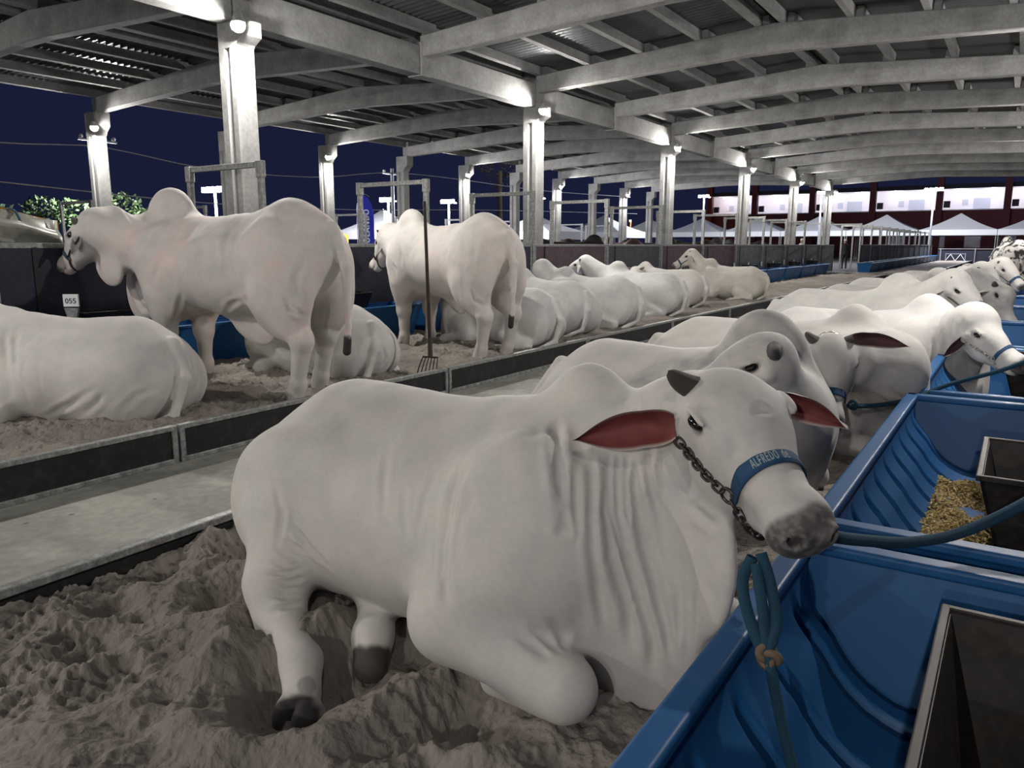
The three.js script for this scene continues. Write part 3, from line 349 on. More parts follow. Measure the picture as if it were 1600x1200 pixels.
// ---------- the other bulls ----------
function lyingPrims(o = {}) {
  const q = o.side ?? 1, tq = o.tailSide ?? q, r = rng(o.seed ?? 5), j = () => (r() - 0.5) * 0.05, fat = 1 + (o.fat ?? 0), hx = o.hump ?? 1, P = o.poll ?? [1.0, 0.95, 0], nb = o.neckBase ?? [0.58, 0.5, 0];
  const fr = o.front ?? 0;
  const L = [
    ell([-0.48 + j(), 0.36, 0], [0.44, 0.38, 0.41 * fat], 0.1), ell([-0.05, 0.35, 0], [0.68, 0.38, 0.45 * fat], 0.14), ell([0.45, 0.4, 0], [0.42, 0.4, 0.4 * fat], 0.14),
    cap([-0.5, 0.62 + j(), 0], [0.3, 0.58, 0], 0.13, 0.15, 0.14), cap([0.2, 0.58, 0], [0.58, 0.64, 0], 0.16, 0.14, 0.12), cap([-0.52, 0.6, 0], [-0.82, 0.5, 0], 0.12, 0.07, 0.1),
    ell([0.5, 0.74, 0], [0.17 * hx, 0.2 * hx, 0.12], 0.08, [0, 0, 0.25]),
    ell([0.45, 0.42, 0.26 * q], [0.22, 0.3, 0.14], 0.12), ell([0.45, 0.42, -0.26 * q], [0.22, 0.3, 0.14], 0.12),
    ell([0.78 - fr, 0.33, 0], [0.17, 0.36, 0.09], 0.1), ell([0.72 - fr, 0.16, 0], [0.2, 0.26, 0.2], 0.12),
    // fore legs folded under the chest
    cap([0.42, 0.34, 0.3], [0.27, 0.16, 0.42], 0.16, 0.11, 0.1), cap([0.29, 0.14, 0.42], [0.66, 0.07, 0.38], 0.105, 0.08, 0.06), cap([0.66, 0.06, 0.38], [0.38, 0.0, 0.32], 0.07, 0.05, 0.04),
    cap([0.42, 0.34, -0.3], [0.27, 0.16, -0.42], 0.16, 0.11, 0.1), cap([0.29, 0.14, -0.42], [0.66, 0.07, -0.38], 0.105, 0.08, 0.06), cap([0.66, 0.06, -0.38], [0.38, 0.0, -0.32], 0.07, 0.05, 0.04),
    // hind legs drawn up to one side
    ell([-0.5, 0.3, 0.3 * q], [0.34, 0.28, 0.16], 0.1, [0, 0.1 * q, 0.15]), ell([-0.5, 0.28, -0.28 * q], [0.32, 0.27, 0.15], 0.1),
    cap([-0.3, 0.18, 0.4 * q], [-0.62, 0.07, 0.47 * q], 0.12, 0.075, 0.07), cap([-0.62, 0.06, 0.47 * q], [-0.22, 0.02, 0.52 * q], 0.065, 0.05, 0.04), cap([-0.22, 0.02, 0.52 * q], [-0.08, -0.02, 0.52 * q], 0.055, 0.05, 0.03),
    // tail laid along the rump
    cap([-0.82, 0.6, 0.03 * tq], [-0.945, 0.38, 0.12 * tq], 0.055, 0.045, 0.02), cap([-0.945, 0.38, 0.12 * tq], [-0.9, 0.12, 0.2 * tq], 0.045, 0.032, 0.02), cap([-0.9, 0.12, 0.2 * tq], [-0.72, 0.0, 0.42 * tq], 0.03, 0.03, 0.02),
  ];
  if (o.neck) o.neck.forEach((n) => L.push(cap(n[0], n[1], n[2], n[3], 0.12))); else { L.push(cap(nb, mix3(nb, P, 0.86), 0.27, 0.17, 0.12), cap([0.58, 0.64, 0], mix3([0.58, 0.64, 0], add3(P, [0, -0.1, 0]), 0.9), 0.13, 0.11, 0.08), ell(mix3([0.72, 0.35, 0], P, 0.45), [0.13, 0.24, 0.06], 0.08)); }
  if (o.head) L.push(...headPrims(o.head));
  return L;
}
const switchDark = (q, tq = q) => [[-0.7, -0.01, 0.43 * tq, 0.07, [0.03, 0.03, 0.03]], [-0.06, -0.02, 0.52 * q, 0.075]];
function standPrims(o = {}) {
  const P = o.poll ?? [1.55, 1.5, 0], q = o.side ?? -1, st = o.stride ?? 0, t = o.tail ?? 0;
  const L = [
    ell([-0.72, 1.19, 0], [0.5, 0.42, 0.36], 0.12), ell([0.0, 1.06, 0], [0.9, 0.43, 0.41], 0.16), ell([0.78, 1.08, 0], [0.46, 0.47, 0.35], 0.14),
    cap([-0.7, 1.46, 0], [-0.1, 1.36, 0], 0.16, 0.13, 0.14), cap([-0.1, 1.36, 0], [0.75, 1.38, 0], 0.13, 0.15, 0.14), cap([-0.7, 1.47, 0], [-1.12, 1.36, 0], 0.14, 0.08, 0.1),
    ell([0.98, 1.52, 0], [0.27 * (o.hump ?? 1), 0.24 * (o.hump ?? 1), 0.15], 0.09, [0, 0, 0.15]), ell([-0.74, 1.38, 0.18], [0.16, 0.1, 0.1], 0.1), ell([-0.74, 1.38, -0.18], [0.16, 0.1, 0.1], 0.1),
    cap([1.0, 1.12, 0], mix3([1.0, 1.12, 0], P, 0.84), 0.3, 0.19, 0.14), cap([1.0, 1.36, 0], mix3([1.0, 1.36, 0], add3(P, [0, -0.12, 0]), 0.88), 0.16, 0.12, 0.1),
    ell(mix3([1.2, 0.9, 0], P, 0.2), [0.24 * (o.dew ?? 1), 0.4 * (o.dew ?? 1), 0.08], 0.1, [0, 0, 0.5]), ell(mix3([1.2, 0.95, 0], P, 0.62), [0.2 * (o.dew ?? 1), 0.26 * (o.dew ?? 1), 0.055], 0.08, [0, 0, 0.2]), ell([1.05, 0.78, 0], [0.26, 0.26, 0.18], 0.12),
    ...(o.throat ? [ell(add3(P, [-0.22, -0.44, 0.08]), [0.22, 0.17, 0.055], 0.08, [0, 0, 0.4])] : []), ell([-0.1, 0.63, 0], [0.3 * (o.flap ?? 0.8), 0.19 * (o.flap ?? 0.8), 0.06], 0.1, [0, 0, 0.45]), ell([-0.5, 0.62, 0], [0.14, 0.16, 0.1], 0.06),
  ];
  for (const s of [-1, 1]) { const f = s * st, hx = s === q ? (o.nearHind ?? 0) : (o.farHind ?? 0);
    L.push(ell([0.84, 1.0, s * 0.24], [0.28, 0.44, 0.15], 0.12), cap([0.86, 0.8, s * 0.22], [0.9 + f, 0.46, s * 0.2], 0.155, 0.095, 0.08), cap([0.9 + f, 0.46, s * 0.2], [0.9 + f, 0.1, s * 0.2], 0.085, 0.06, 0.05), ell([0.9 + f, 0.43, s * 0.2], [0.09, 0.1, 0.085], 0.04), cap([0.9 + f, 0.1, s * 0.2], [0.94 + f, 0.0, s * 0.2], 0.07, 0.085, 0.04));
    L.push(ell([-0.76, 0.98, s * 0.23], [0.38, 0.48, 0.17], 0.12, [0, 0, -0.15]), cap([-0.7, 0.85, s * 0.24], [-1.0 + hx, 0.52, s * 0.22], 0.19, 0.095, 0.1), cap([-1.02 + hx, 0.5, s * 0.22], [-0.93 + hx, 0.12, s * 0.21], 0.085, 0.06, 0.05), ell([-1.04 + hx, 0.5, s * 0.22], [0.075, 0.1, 0.07], 0.04), cap([-0.93 + hx, 0.12, s * 0.21], [-0.88 + hx, 0.0, s * 0.21], 0.07, 0.085, 0.04)); }
  L.push(cap([-1.16, 1.4, t * 0.3], [-1.285, 1.1, t], 0.05, 0.042, 0.04), cap([-1.285, 1.1, t], [-1.28, 0.62, t * 1.5], 0.042, 0.026, 0.03), cap([-1.28, 0.62, t * 1.5], [-1.25, 0.4, t * 1.6], 0.03, 0.034, 0.02));
  if (o.head) L.push(...headPrims(o.head));
  return L;
}
const standDark = (o = {}) => { const q = o.side ?? -1, t = o.tail ?? 0, d = [[-1.25, 0.43, t * 1.6, 0.12, [0.02, 0.02, 0.02]]]; for (const s of [-1, 1]) { const hx = s === q ? (o.nearHind ?? 0) : (o.farHind ?? 0); d.push([-0.86 + hx, -0.02, s * 0.21, 0.1], [0.95 + s * (o.stride ?? 0), -0.02, s * 0.2, 0.1]); } return d; };
const strap = (o = {}) => ({ f: 0.35, wide: 0.045, ...o });
function lying(label, o) { const head = o.poll ? headFrame(o.poll, o.muzzle, o.right, o.hs ?? 0.92) : null; return bull('bull', label, { at: [o.x, o.y ?? 0.17, A(o.a)], turn: o.turn ?? 0, prims: lyingPrims({ ...o, head }), head, cell: o.cell ?? 0.018, seed: o.seed, tone: o.tone, grey: o.grey ?? 0.4, greyAt: o.greyAt ?? [], pink: o.pink, dark: switchDark(o.side ?? 1, o.tailSide), ears: o.ears, ear: o.ear, earSides: o.earSides, earInner: o.earInner ?? [0.055, 0.018, 0.02], hornLen: o.hornLen, hornFat: o.hornFat, hornSides: o.hornSides, halter: o.halter, scale: o.scale, floor: -0.25, folds: o.folds, disp: o.disp, tint: o.tint, hide: o.hide }); }
function standing(label, o) { const head = o.poll ? headFrame(o.poll, o.muzzle, o.right, o.hs ?? 1) : null; return bull('bull', label, { at: [o.x, o.y ?? 0.18, A(o.a)], turn: o.turn ?? 0, prims: standPrims({ ...o, head }), head, scale: o.scale, cell: o.cell ?? 0.018, seed: o.seed, tone: o.tone, grey: 0.3, pink: o.pink, dark: standDark(o), ear: o.ear, earSides: o.earSides, earInner: o.earInner, earOuter: o.earOuter, hornLen: o.hornLen, hornFat: o.hornFat, halter: o.halter, folds: o.folds, disp: o.disp, spots: o.spots, hide: o.hide, greyAt: o.greyAt, tint: o.tint }); }
const neckFolds = (cx, rad, amp, lam, seed) => (x, y, z) => { const d = Math.hypot((x - cx[0]) / rad[0], (y - cx[1]) / rad[1], (z - cx[2]) / rad[2]); if (d > 1) return 0; const w = 1 - sstep(0.35, 1, d), c = (x * 0.9 + z * 0.35) / lam + 0.7 * fbm(x * 2.5 + seed, y * 1.4, z * 2.5, 2); return -amp * w * Math.pow(1 - Math.abs(Math.sin(c * Math.PI)), 2.2) * (0.55 + 0.45 * N3(x * 3, y * 3, seed)); };
// near row, behind the foreground bull
lying('grey-headed bull lying just behind the foreground bull, its head folded back along its flank', { x: -1.5, a: 3.95, turn: -0.13, scale: 0.95, front: 0.14, cell: 0.012, seed: 11, grey: 0.5, hornSides: [-1], poll: [0.72, 0.94, 0.5], muzzle: [0.22, 0.66, 0.62], right: [-0.24, 0.37, -0.92], neck: [[[0.55, 0.45, 0], [0.7, 0.5, 0.24], 0.28, 0.22], [[0.7, 0.5, 0.24], [0.68, 0.74, 0.44], 0.21, 0.16]], hump: 1.4, earSides: [1], hornLen: 0.11, hornFat: 1.15, greyAt: [[0.3, 0.75, 0.55, 0.5, 0.6], [0.5, 0.8, 0, 0.35, 0.5]], disp: neckFolds([0.35, 0.5, 0.35], [0.45, 0.5, 0.3], 0.016, 0.06, 2) });
lying('bull with a bowed head and blue noseband lying third in the near row', { x: -1.35, a: 5.3, cell: 0.012, seed: 21, hump: 0.85, poll: [0.5, 0.77, 0.75], muzzle: [0.57, 0.36, 1.0], right: [-1, -0.02, 0.28], hs: 0.9, neck: [[[0.6, 0.45, 0], [0.74, 0.56, 0.34], 0.28, 0.21], [[0.74, 0.56, 0.34], [0.6, 0.62, 0.6], 0.2, 0.15]], ear: { '-1': { base: [0.62, 0.77, 0.8], tip: [0.95, 0.06, 0.2], face: [-0.2, -0.35, 0.9], len: 0.33, wid: 0.15 }, 1: { tip: [-0.8, -0.5, -0.4], len: 0.2 } }, hornLen: 0.05, greyAt: [[0.6, 0.6, 0.85, 0.4, 0.5]], halter: strap({ chainMat: M_brightchain }), disp: neckFolds([0.75, 0.35, 0.35], [0.35, 0.45, 0.4], 0.02, 0.065, 6) });
lying('long white bull lying fourth in the near row, nose over a blue trough', { x: -1.08, a: 7.0, y: 0.13, cell: 0.016, seed: 31, folds: [['1466,492 1480,530 1474,562', 0.012, 0.02], ['1480,490 1494,525', 0.01, 0.02], ['1450,485 1462,540 1458,575', 0.01, 0.02], ['1497,488 1508,515', 0.009, 0.018], ['1420,560 1440,575 1462,585', 0.01, 0.02], ['1330,490 1325,530', 0.007, 0.02], ['1290,485 1305,500 1340,495', 0.008, 0.02]], tint: [1, 0.97, 0.94], hs: 0.82, poll: [0.87, 0.78, 0.42], muzzle: [1.17, 0.55, 0.62], right: [-0.55, 0, 0.8], ear: { 1: { tip: [-0.7, -0.7, 0.15], face: [0.1, 0, 1], len: 0.26, wid: 0.12 } }, hornLen: 0.03, halter: strap({ chainMat: M_brightchain }), disp: neckFolds([0.72, 0.6, 0.15], [0.4, 0.5, 0.5], 0.014, 0.07, 9) });
lying('white bull with a tall hump lying fifth in the near row, dark ear hanging', { x: -1.58, a: 9.4, cell: 0.02, seed: 41, hump: 1.25, tint: [1, 0.97, 0.93], poll: [1.08, 0.94, 0.28], muzzle: [1.4, 0.62, 0.48], right: [-0.5, 0, 0.85], ear: { 1: { tip: [-0.8, -0.45, 0.3], face: [0.3, -0.3, 0.9], len: 0.27, wid: 0.13 } }, hornLen: 0.05, halter: strap({ cord: true }) });
lying('greyish bull with a high arched neck bent into a trough, sixth in near row', { x: -1.45, a: 10.9, cell: 0.024, seed: 51, tone: 0.86, grey: 0.5, greyAt: [[0.9, 0.7, 0, 0.6, 0.7]], poll: [1.28, 0.82, 0.15], muzzle: [1.5, 0.38, 0.28], right: [-0.3, 0, 0.95], neck: [[[0.6, 0.5, 0], [0.98, 0.78, 0.05], 0.27, 0.2], [[0.98, 0.78, 0.05], [1.28, 0.68, 0.15], 0.2, 0.15]] });
lying('white bull lying seventh in the near row with a dark tail tuft at the walkway', { x: -1.5, a: 13, cell: 0.028, seed: 61, hump: 1.1, poll: [1.1, 0.95, 0.2], muzzle: [1.42, 0.6, 0.4], right: [-0.5, 0, 0.85] });
lying('pale bull lying eighth in the near row, half hidden behind its neighbours', { x: -1.3, a: 15, cell: 0.03, seed: 71, poll: [1.1, 1.0, 0.2], muzzle: [1.4, 0.68, 0.45], right: [-0.6, 0, 0.8], hornLen: 0.1, halter: strap({ cord: true }) });
lying('white bull lying furthest back in the near row beside the spotted one', { x: -1.35, a: 17.4, cell: 0.034, seed: 81, poll: [1.1, 0.98, 0.1], muzzle: [1.45, 0.66, 0.25], right: [-0.3, 0, 0.95] });
standing('black-spotted white bull standing at the far end of the near row', { x: -0.2, a: 21.5, y: 0.18, scale: 0.84, turn: 1.75, cell: 0.026, seed: 91, spots: true, tone: 1.1, poll: [1.5, 1.35, 0], muzzle: [1.85, 0.9, 0], right: [0, 0, 1] });
// far row along the fence
lying('white bull lying at the far left edge, seen from its rump', { x: -6.1, a: 3.08, y: 0.08, hump: 0.4, scale: 1.06, turn: Math.PI + 0.42, side: 1, tailSide: -1, cell: 0.012, seed: 101, fat: 0.02, folds: [['12,500 8,545 18,600', 0.009, 0.02], ['28,503 24,560 34,610', 0.007, 0.02], ['60,655 110,632 160,600', 0.01, 0.02], ['180,650 215,618 250,602', 0.009, 0.02], ['120,655 150,630 165,610', 0.007, 0.02], ['290,545 300,575 296,610', 0.016, 0.02], ['50,510 60,580', 0.005, 0.02]], tint: [1, 0.96, 0.92], disp: neckFolds([0.2, 0.4, -0.3], [0.5, 0.4, 0.5], 0.01, 0.1, 3) });
standing('large pinkish white bull standing side-on at the left with a blue noseband', { x: -5.86, a: 4.5, throat: true, flap: 1.15, turn: Math.PI, cell: 0.012, seed: 111, pink: 1, folds: [['206,335 198,380 203,430 222,480 240,505', 0.016, 0.03], ['272,508 279,482 284,452', 0.012, 0.02], ['288,478 305,492 335,498', 0.012, 0.02], ['440,462 455,482 482,496', 0.014, 0.022], ['163,345 165,385', 0.008, 0.018], ['180,340 178,375', 0.008, 0.018], ['148,425 172,432 192,450', 0.01, 0.02], ['335,498 362,476 400,466', 0.012, 0.022], ['365,350 352,395 358,440', 0.008, 0.03], ['478,390 462,440 470,480', 0.01, 0.03], ['236,370 250,410 240,450', 0.009, 0.03], ['420,330 440,345 470,340', 0.008, 0.03], ['320,345 316,400', 0.007, 0.03], ['500,500 520,490', 0.01, 0.02]], tint: [1, 0.945, 0.905], hump: 1.2, dew: 1.35, poll: [1.66, 1.5, -0.48], muzzle: [2.05, 1.09, -0.58], right: [0.28, 0.0, 0.96], hs: 1, nearHind: 0.02, farHind: 0.2, tail: 0.02, ear: { '-1': { tip: [-0.25, -0.85, -0.45], face: [-0.3, 0.1, -0.95], len: 0.19, wid: 0.16 }, 1: { len: 0.22 } }, earInner: [0.28, 0.27, 0.27], hornLen: 0.05, hornFat: 1.2, halter: strap({ cord: true, mat: new THREE.MeshStandardMaterial({ color: 0x2b4152, roughness: 0.8 }) }), disp: neckFolds([1.3, 1.1, 0], [0.35, 0.5, 0.5], 0.008, 0.09, 5) });
lying('white bull lying behind the legs of the large standing bull', { x: -6.04, a: 5.5, y: 0.08, turn: Math.PI, side: 1, tailSide: -1, cell: 0.016, seed: 121, folds: [['415,500 402,520 408,545', 0.012, 0.02], ['440,505 430,530 445,560', 0.009, 0.02], ['372,510 366,550', 0.012, 0.02], ['596,535 603,560 596,575', 0.014, 0.02]], tint: [0.97, 0.96, 0.93] });
standing('white bull standing beside the pitchfork, rump turned to the walkway', { x: -5.88, a: 7.62, turn: Math.PI - 0.35, y: 0.16, cell: 0.014, seed: 131, pink: 0.6, folds: [['633,352 626,400 640,450 656,490', 0.014, 0.025], ['668,480 675,450', 0.01, 0.02], ['612,365 618,420 640,470', 0.01, 0.02], ['600,372 606,420 625,455', 0.009, 0.02], ['735,450 742,470 760,480', 0.012, 0.02], ['690,355 684,400', 0.008, 0.03], ['798,360 806,400 800,450 785,480', 0.014, 0.02], ['745,370 740,420', 0.008, 0.03]], tint: [1, 0.95, 0.9], poll: [1.52, 1.46, -0.1], muzzle: [1.86, 1.0, -0.2], right: [0.2, 0, 0.97], nearHind: 0, farHind: 0.06, tail: -0.02, ear: { '-1': { tip: [-0.3, -0.8, -0.5], face: [-0.3, 0.2, -0.9], len: 0.2, wid: 0.13 }, 1: { len: 0.2 } }, earInner: [0.3, 0.28, 0.28], hornLen: 0.09, halter: strap({ cord: true, mat: M_chain }), disp: neckFolds([1.25, 1.0, 0], [0.35, 0.5, 0.5], 0.01, 0.08, 7) });
lying('white bull lying behind the legs of the bull by the pitchfork', { x: -5.8, a: 8.58, y: 0.12, turn: Math.PI + 0.08, side: -1, cell: 0.018, seed: 141, tint: [0.97, 0.965, 0.945] });
lying('pale grey bull lying beyond the pitchfork with its tail tucked at a thigh', { x: -5.85, a: 9.85, turn: Math.PI - 0.25, side: -1, cell: 0.02, seed: 151, tint: [0.96, 0.96, 0.94], poll: [0.95, 1.02, -0.05], muzzle: [1.3, 0.72, -0.1], right: [0.1, 0, 1], hornLen: 0.07 });
lying('smooth white bull lying mid row with a low round hump', { x: -5.8, a: 11.2, turn: Math.PI, side: -1, cell: 0.02, seed: 161, tint: [0.98, 0.98, 0.96] });
lying('white bull lying with raised head before the purple board', { x: -5.95, a: 13.5, turn: Math.PI, side: -1, cell: 0.024, seed: 171, hump: 1.25, tint: [0.97, 0.96, 0.94], poll: [1.22, 1.0, -0.1], muzzle: [1.6, 0.82, -0.15], right: [0.1, 0, 1], hornLen: 0.06 });
lying('small-looking bull peering over the back of a lying white bull, ears spread', { x: -6.3, a: 15.6, turn: Math.PI, side: -1, cell: 0.03, seed: 181, tone: 0.9, poll: [0.55, 0.8, -0.4], muzzle: [0.45, 0.5, -0.72], right: [0.9, 0, -0.3], neck: [[[0.6, 0.5, 0], [0.58, 0.68, -0.3], 0.25, 0.16]] });
lying('greyish bull with raised head lying apart near the troughs, farthest in its row', { x: -5.82, a: 18.4, turn: Math.PI, side: -1, cell: 0.024, seed: 191, tone: 0.88, tint: [1, 0.95, 0.85], hump: 1.15, poll: [1.0, 1.12, -0.1], muzzle: [1.36, 0.86, -0.22], right: [0.3, 0, 0.95], hornLen: 0.05, halter: strap({ cord: true }) });

// ---------- sand beds ----------
const pits = [[-2.28, 1.62, 0.17, 0.09], [-2.1, 1.85, 0.12, 0.08], [-1.63, 1.36, 0.24, 0.13], [-1.95, 1.55, 0.15, 0.08], [-1.55, 1.62, 0.22, 0.1], [-1.25, 1.45, 0.2, 0.05], [-2.6, 2.0, 0.2, 0.08], [-1.1, 1.55, 0.16, 0.06], [-2.62, 1.35, 0.12, 0.05], [-1.0, 1.25, 0.14, 0.04], [-1.85, 1.15, 0.12, 0.04], [-6.4, 4.5, 0.4, 0.07], [-6.6, 7.7, 0.45, 0.08], [-6.1, 4.8, 0.3, 0.05], [-2.4, 1.15, 0.13, 0.05], [-1.4, 1.0, 0.15, 0.05]];
function sandHeight(x, a, fine) {
  const wx = x + 0.09 * N3(x * 3, a * 3, 4.2), wa = a + 0.09 * N3(x * 3, a * 3, 9.7);
  let h = 0.175 + 0.045 * N3(wx * 1.6, wa * 1.6, 1.1) + 0.03 * N3(wx * 4.1, wa * 4.1, 5.5);
  h += 0.055 * (0.5 - Math.abs(N3(wx * 2.6 + 8, wa * 2.6, 2.2))) * sstep(-0.2, 0.3, N3(x * 1.1, a * 1.1, 7.7));
  if (fine > 0) { h += 0.03 * N3(wx * 8, wa * 8, 3.3) + 0.022 * (0.4 - Math.abs(N3(wx * 14, wa * 14, 6.1))) ; const cr = sstep(-0.15, 0.35, N3(x * 2.3, a * 2.3, 12.2)); if (fine > 1) h += (0.5 + cr) * (0.016 * N3(x * 28, a * 28, 1.7) + 0.011 * N3(x * 55, a * 55, 2.9) + 0.022 * Math.max(0, N3(x * 19, a * 19, 8.8))); }
  for (const [px, pa, r, d] of pits) { const q = Math.hypot(x - px, a - pa) / r; if (q < 1.9) h += -d * (1 - sstep(0.25, 1.0, q)) + d * 0.4 * Math.exp(-((q - 1.25) ** 2) * 14); }
  h += 0.03 * sstep(1.3, 0.4, a) * sstep(-3, -2, x);
  return h;
}
function bedGeometry(strips) { const P = [], C = [], UV = [], I = [];
  for (const [x0, x1, a0, a1, step, fine] of strips) { const nx = Math.ceil((x1 - x0) / step), na = Math.ceil((a1 - a0) / step), base = P.length / 3;
    for (let j = 0; j <= na; j++) for (let i = 0; i <= nx; i++) { const x = lerp(x0, x1, i / nx), a = lerp(a0, a1, j / na), h = sandHeight(x, a, fine); P.push(x, h, A(a)); UV.push(x, a); const g = 0.225 * (1 + 0.2 * N3(x * 1.7, a * 1.7, 20) + 0.16 * N3(x * 7, a * 7, 30) + 0.14 * N3(x * 60, a * 60, 40)); C.push(g * 1.0, g * 0.89, g * 0.775); }
    for (let j = 0; j < na; j++) for (let i = 0; i < nx; i++) { const p = base + j * (nx + 1) + i, q = p + nx + 1; I.push(p, p + 1, q, q, p + 1, q + 1); } }
  const g = new THREE.BufferGeometry(); g.setAttribute('position', new THREE.Float32BufferAttribute(P, 3)); g.setAttribute('color', new THREE.Float32BufferAttribute(C, 3)); g.setAttribute('uv', new THREE.Float32BufferAttribute(UV, 2)); g.setIndex(I); g.computeVertexNormals(); return g; }
const sandBump = noiseTexture(512, (u, v) => { const g = 128 + tileN(u, v, 24, 3.7, 5) * 100; return [g, g, g]; }, false, 1.6);
const M_sand = new THREE.MeshStandardMaterial({ vertexColors: true, roughness: 0.95, bumpMap: sandBump, bumpScale: 0.009 });
tag(mesh('sand_bed', bedGeometry([[KERB_R + 0.02, -0.35, 0.3, 3.2, 0.0085, 2], [-0.38, 0.68, 0.3, 3.2, 0.04, 1], [KERB_R + 0.02, 0.68, -1.2, 0.31, 0.05, 1], [KERB_R + 0.02, 0.68, 3.18, 9, 0.03, 1], [KERB_R + 0.02, 0.68, 8.95, 30.4, 0.07, 1]]), M_sand), 'near bed of loose trampled sand under the row of bulls by the troughs', 'sand', null, 'stuff');
tag(mesh('sand_bed', bedGeometry([[-7.0, KERB_L - 0.02, 0.6, 9, 0.0165, 2], [-7.95, -6.98, 0.6, 9, 0.05, 1], [-7.95, KERB_L - 0.02, 8.98, 37, 0.06, 1]]), M_sand), 'far bed of loose sand along the board fence behind the walkway', 'sand', null, 'stuff');
const B2X = 1.35;   // beyond the cross kerb the fence line steps to the right
tag(mesh('sand_bed', bedGeometry([[-7.95 + B2X, KERB_L - 0.02 + B2X, 39, 73, 0.2, 1]]), M_sand), 'distant strip of sand past the cross kerb in front of the far troughs', 'sand', null, 'stuff');

// ---------- blue plastic troughs ----------
const M_blue = new THREE.MeshPhysicalMaterial({ color: 0x1e5386, roughness: 0.46, specularIntensity: 0.55 });
const TL = 2.42, TD = 0.68, TH = 0.58;
function troughGeometry(detail) {
  const prof = []; const n1 = detail ? 24 : 8; for (let i = 0; i <= n1; i++) { const t = i / n1; prof.push([0.05 + 0.33 * (1 - Math.cos(t * Math.PI / 2)), TH - 0.005 - 0.39 * Math.sin(t * Math.PI / 2), t]); } prof.push([0.5, TH - 0.395, 1], [0.58, TH - 0.37, 1], [0.605, TH - 0.3, 1], [TD - 0.05, TH - 0.005, 1]);
  const zEnd = (y) => TL / 2 - 0.05 - 0.08 * (TH - y) / 0.39, nz = detail ? 320 : 60, pos = [], idx = [], m = prof.length;
  for (let k = 0; k <= nz; k++) prof.forEach(([x, y, t], i) => { const z = lerp(-1, 1, k / nz) * zEnd(y); let px = x, py = y; if (i <= n1 + 1) { const c = ((z + 100 * 0.245) / 0.245) % 1, rib = c < 0.26 ? 1 - Math.pow(Math.sin(c / 0.26 * Math.PI), 0.8) : 1, amp = 0.05 * sstep(0.06, 0.4, t) * rib * (Math.abs(z) < TL / 2 - 0.17 ? 1 : 0) * (i > n1 ? 0.35 : 1); const ang = t * Math.PI / 2; px += amp * Math.cos(ang); py += amp * Math.sin(ang); } pos.push(px, py, z); });
  for (let k = 0; k < nz; k++) for (let i = 0; i < m - 1; i++) { const a = k * m + i, b = a + m; idx.push(a, b, a + 1, a + 1, b, b + 1); }
  for (const s of [-1, 1]) { const k = s < 0 ? 0 : nz, base = pos.length / 3; pos.push(0.34, TH - 0.005, s * (TL / 2 - 0.05)); for (let i = 0; i < m; i++) pos.push(pos[(k * m + i) * 3], pos[(k * m + i) * 3 + 1], pos[(k * m + i) * 3 + 2]); for (let i = 1; i < m; i++) idx.push(base, base + i, base + i + 1); }
  const top = [[0.03, -TL / 2 + 0.03], [TD - 0.03, -TL / 2 + 0.03], [TD - 0.03, TL / 2 - 0.03], [0.03, TL / 2 - 0.03]], bot = [[0.16, -TL / 2 + 0.14], [TD - 0.08, -TL / 2 + 0.14], [TD - 0.08, TL / 2 - 0.14], [0.16, TL / 2 - 0.14]];
  for (let i = 0; i < 4; i++) { const j = (i + 1) % 4, b = pos.length / 3; pos.push(top[i][0], TH - 0.02, top[i][1], top[j][0], TH - 0.02, top[j][1], bot[i][0], 0.02, bot[i][1], bot[j][0], 0.02, bot[j][1]); idx.push(b, b + 1, b + 2, b + 2, b + 1, b + 3); }
  { const b = pos.length / 3; for (const q of bot) pos.push(q[0], 0.02, q[1]); idx.push(b, b + 1, b + 2, b, b + 2, b + 3); }
  const g = new THREE.BufferGeometry(); g.setAttribute('position', new THREE.Float32BufferAttribute(pos, 3)); g.setIndex(idx); g.computeVertexNormals(); const uv = []; for (let i = 0; i < pos.length; i += 3) uv.push(pos[i + 2], pos[i + 1] + pos[i]); g.setAttribute('uv', new THREE.Float32BufferAttribute(uv, 2)); return g;
}
const M_blueIn = M_blue.clone(); M_blueIn.side = THREE.DoubleSide;
const tubFine = troughGeometry(true), tubPlain = troughGeometry(false);
const rimGeo = merge([bx(0.065, 0.035, TL, 0.03, TH, 0, 0.012), bx(0.065, 0.035, TL, TD - 0.03, TH, 0, 0.012), bx(TD, 0.035, 0.065, TD / 2, TH, TL / 2 - 0.03, 0.012), bx(TD, 0.035, 0.065, TD / 2, TH, -TL / 2 + 0.03, 0.012)]);
function trough(x, a, turn, label, fine, group) { const t = thing('feed_trough', label, 'trough', [x, 0.04, A(a)], turn, group); part('tub', fine ? tubFine : tubPlain, M_blueIn, t); part('rim', rimGeo, M_blue, t); return t; }
const TX = -0.47, PITCHT = 2.55;
['blue plastic feed trough at the lower right, wet inside with a rope across', 'blue trough of chopped feed with deep ribs, second from the camera', 'blue trough with yellow feed beside the fourth bull, third from the camera', 'blue trough behind the fourth bull at the right edge', 'blue trough at the right edge before the sixth bull', 'blue trough at the right edge before the seventh bull', 'blue trough at the right edge before the last white bull'].forEach((l, i) => trough(TX, 1.0 + i * PITCHT, 0, l, i < 3));
for (let i = 0; i < 14; i++) trough(-7.12, 2.25 + i * 2.55, Math.PI, i < 3 ? ['blue trough hidden behind the lying bull at the far left', 'dark blue trough between the legs of the large standing bull', 'blue trough end showing under the neck of the bull by the pitchfork'][i] : `blue trough along the far board fence, ${ordinal[i]} from the left`, false, 'blue troughs along the far fence');
for (let i = 0; i < 13; i++) trough(-7.12 + B2X, 40.3 + i * 2.55, Math.PI, `tiny distant blue trough past the cross kerb, ${ordinal[i]} of its line`, false, 'distant blue troughs past the cross kerb');
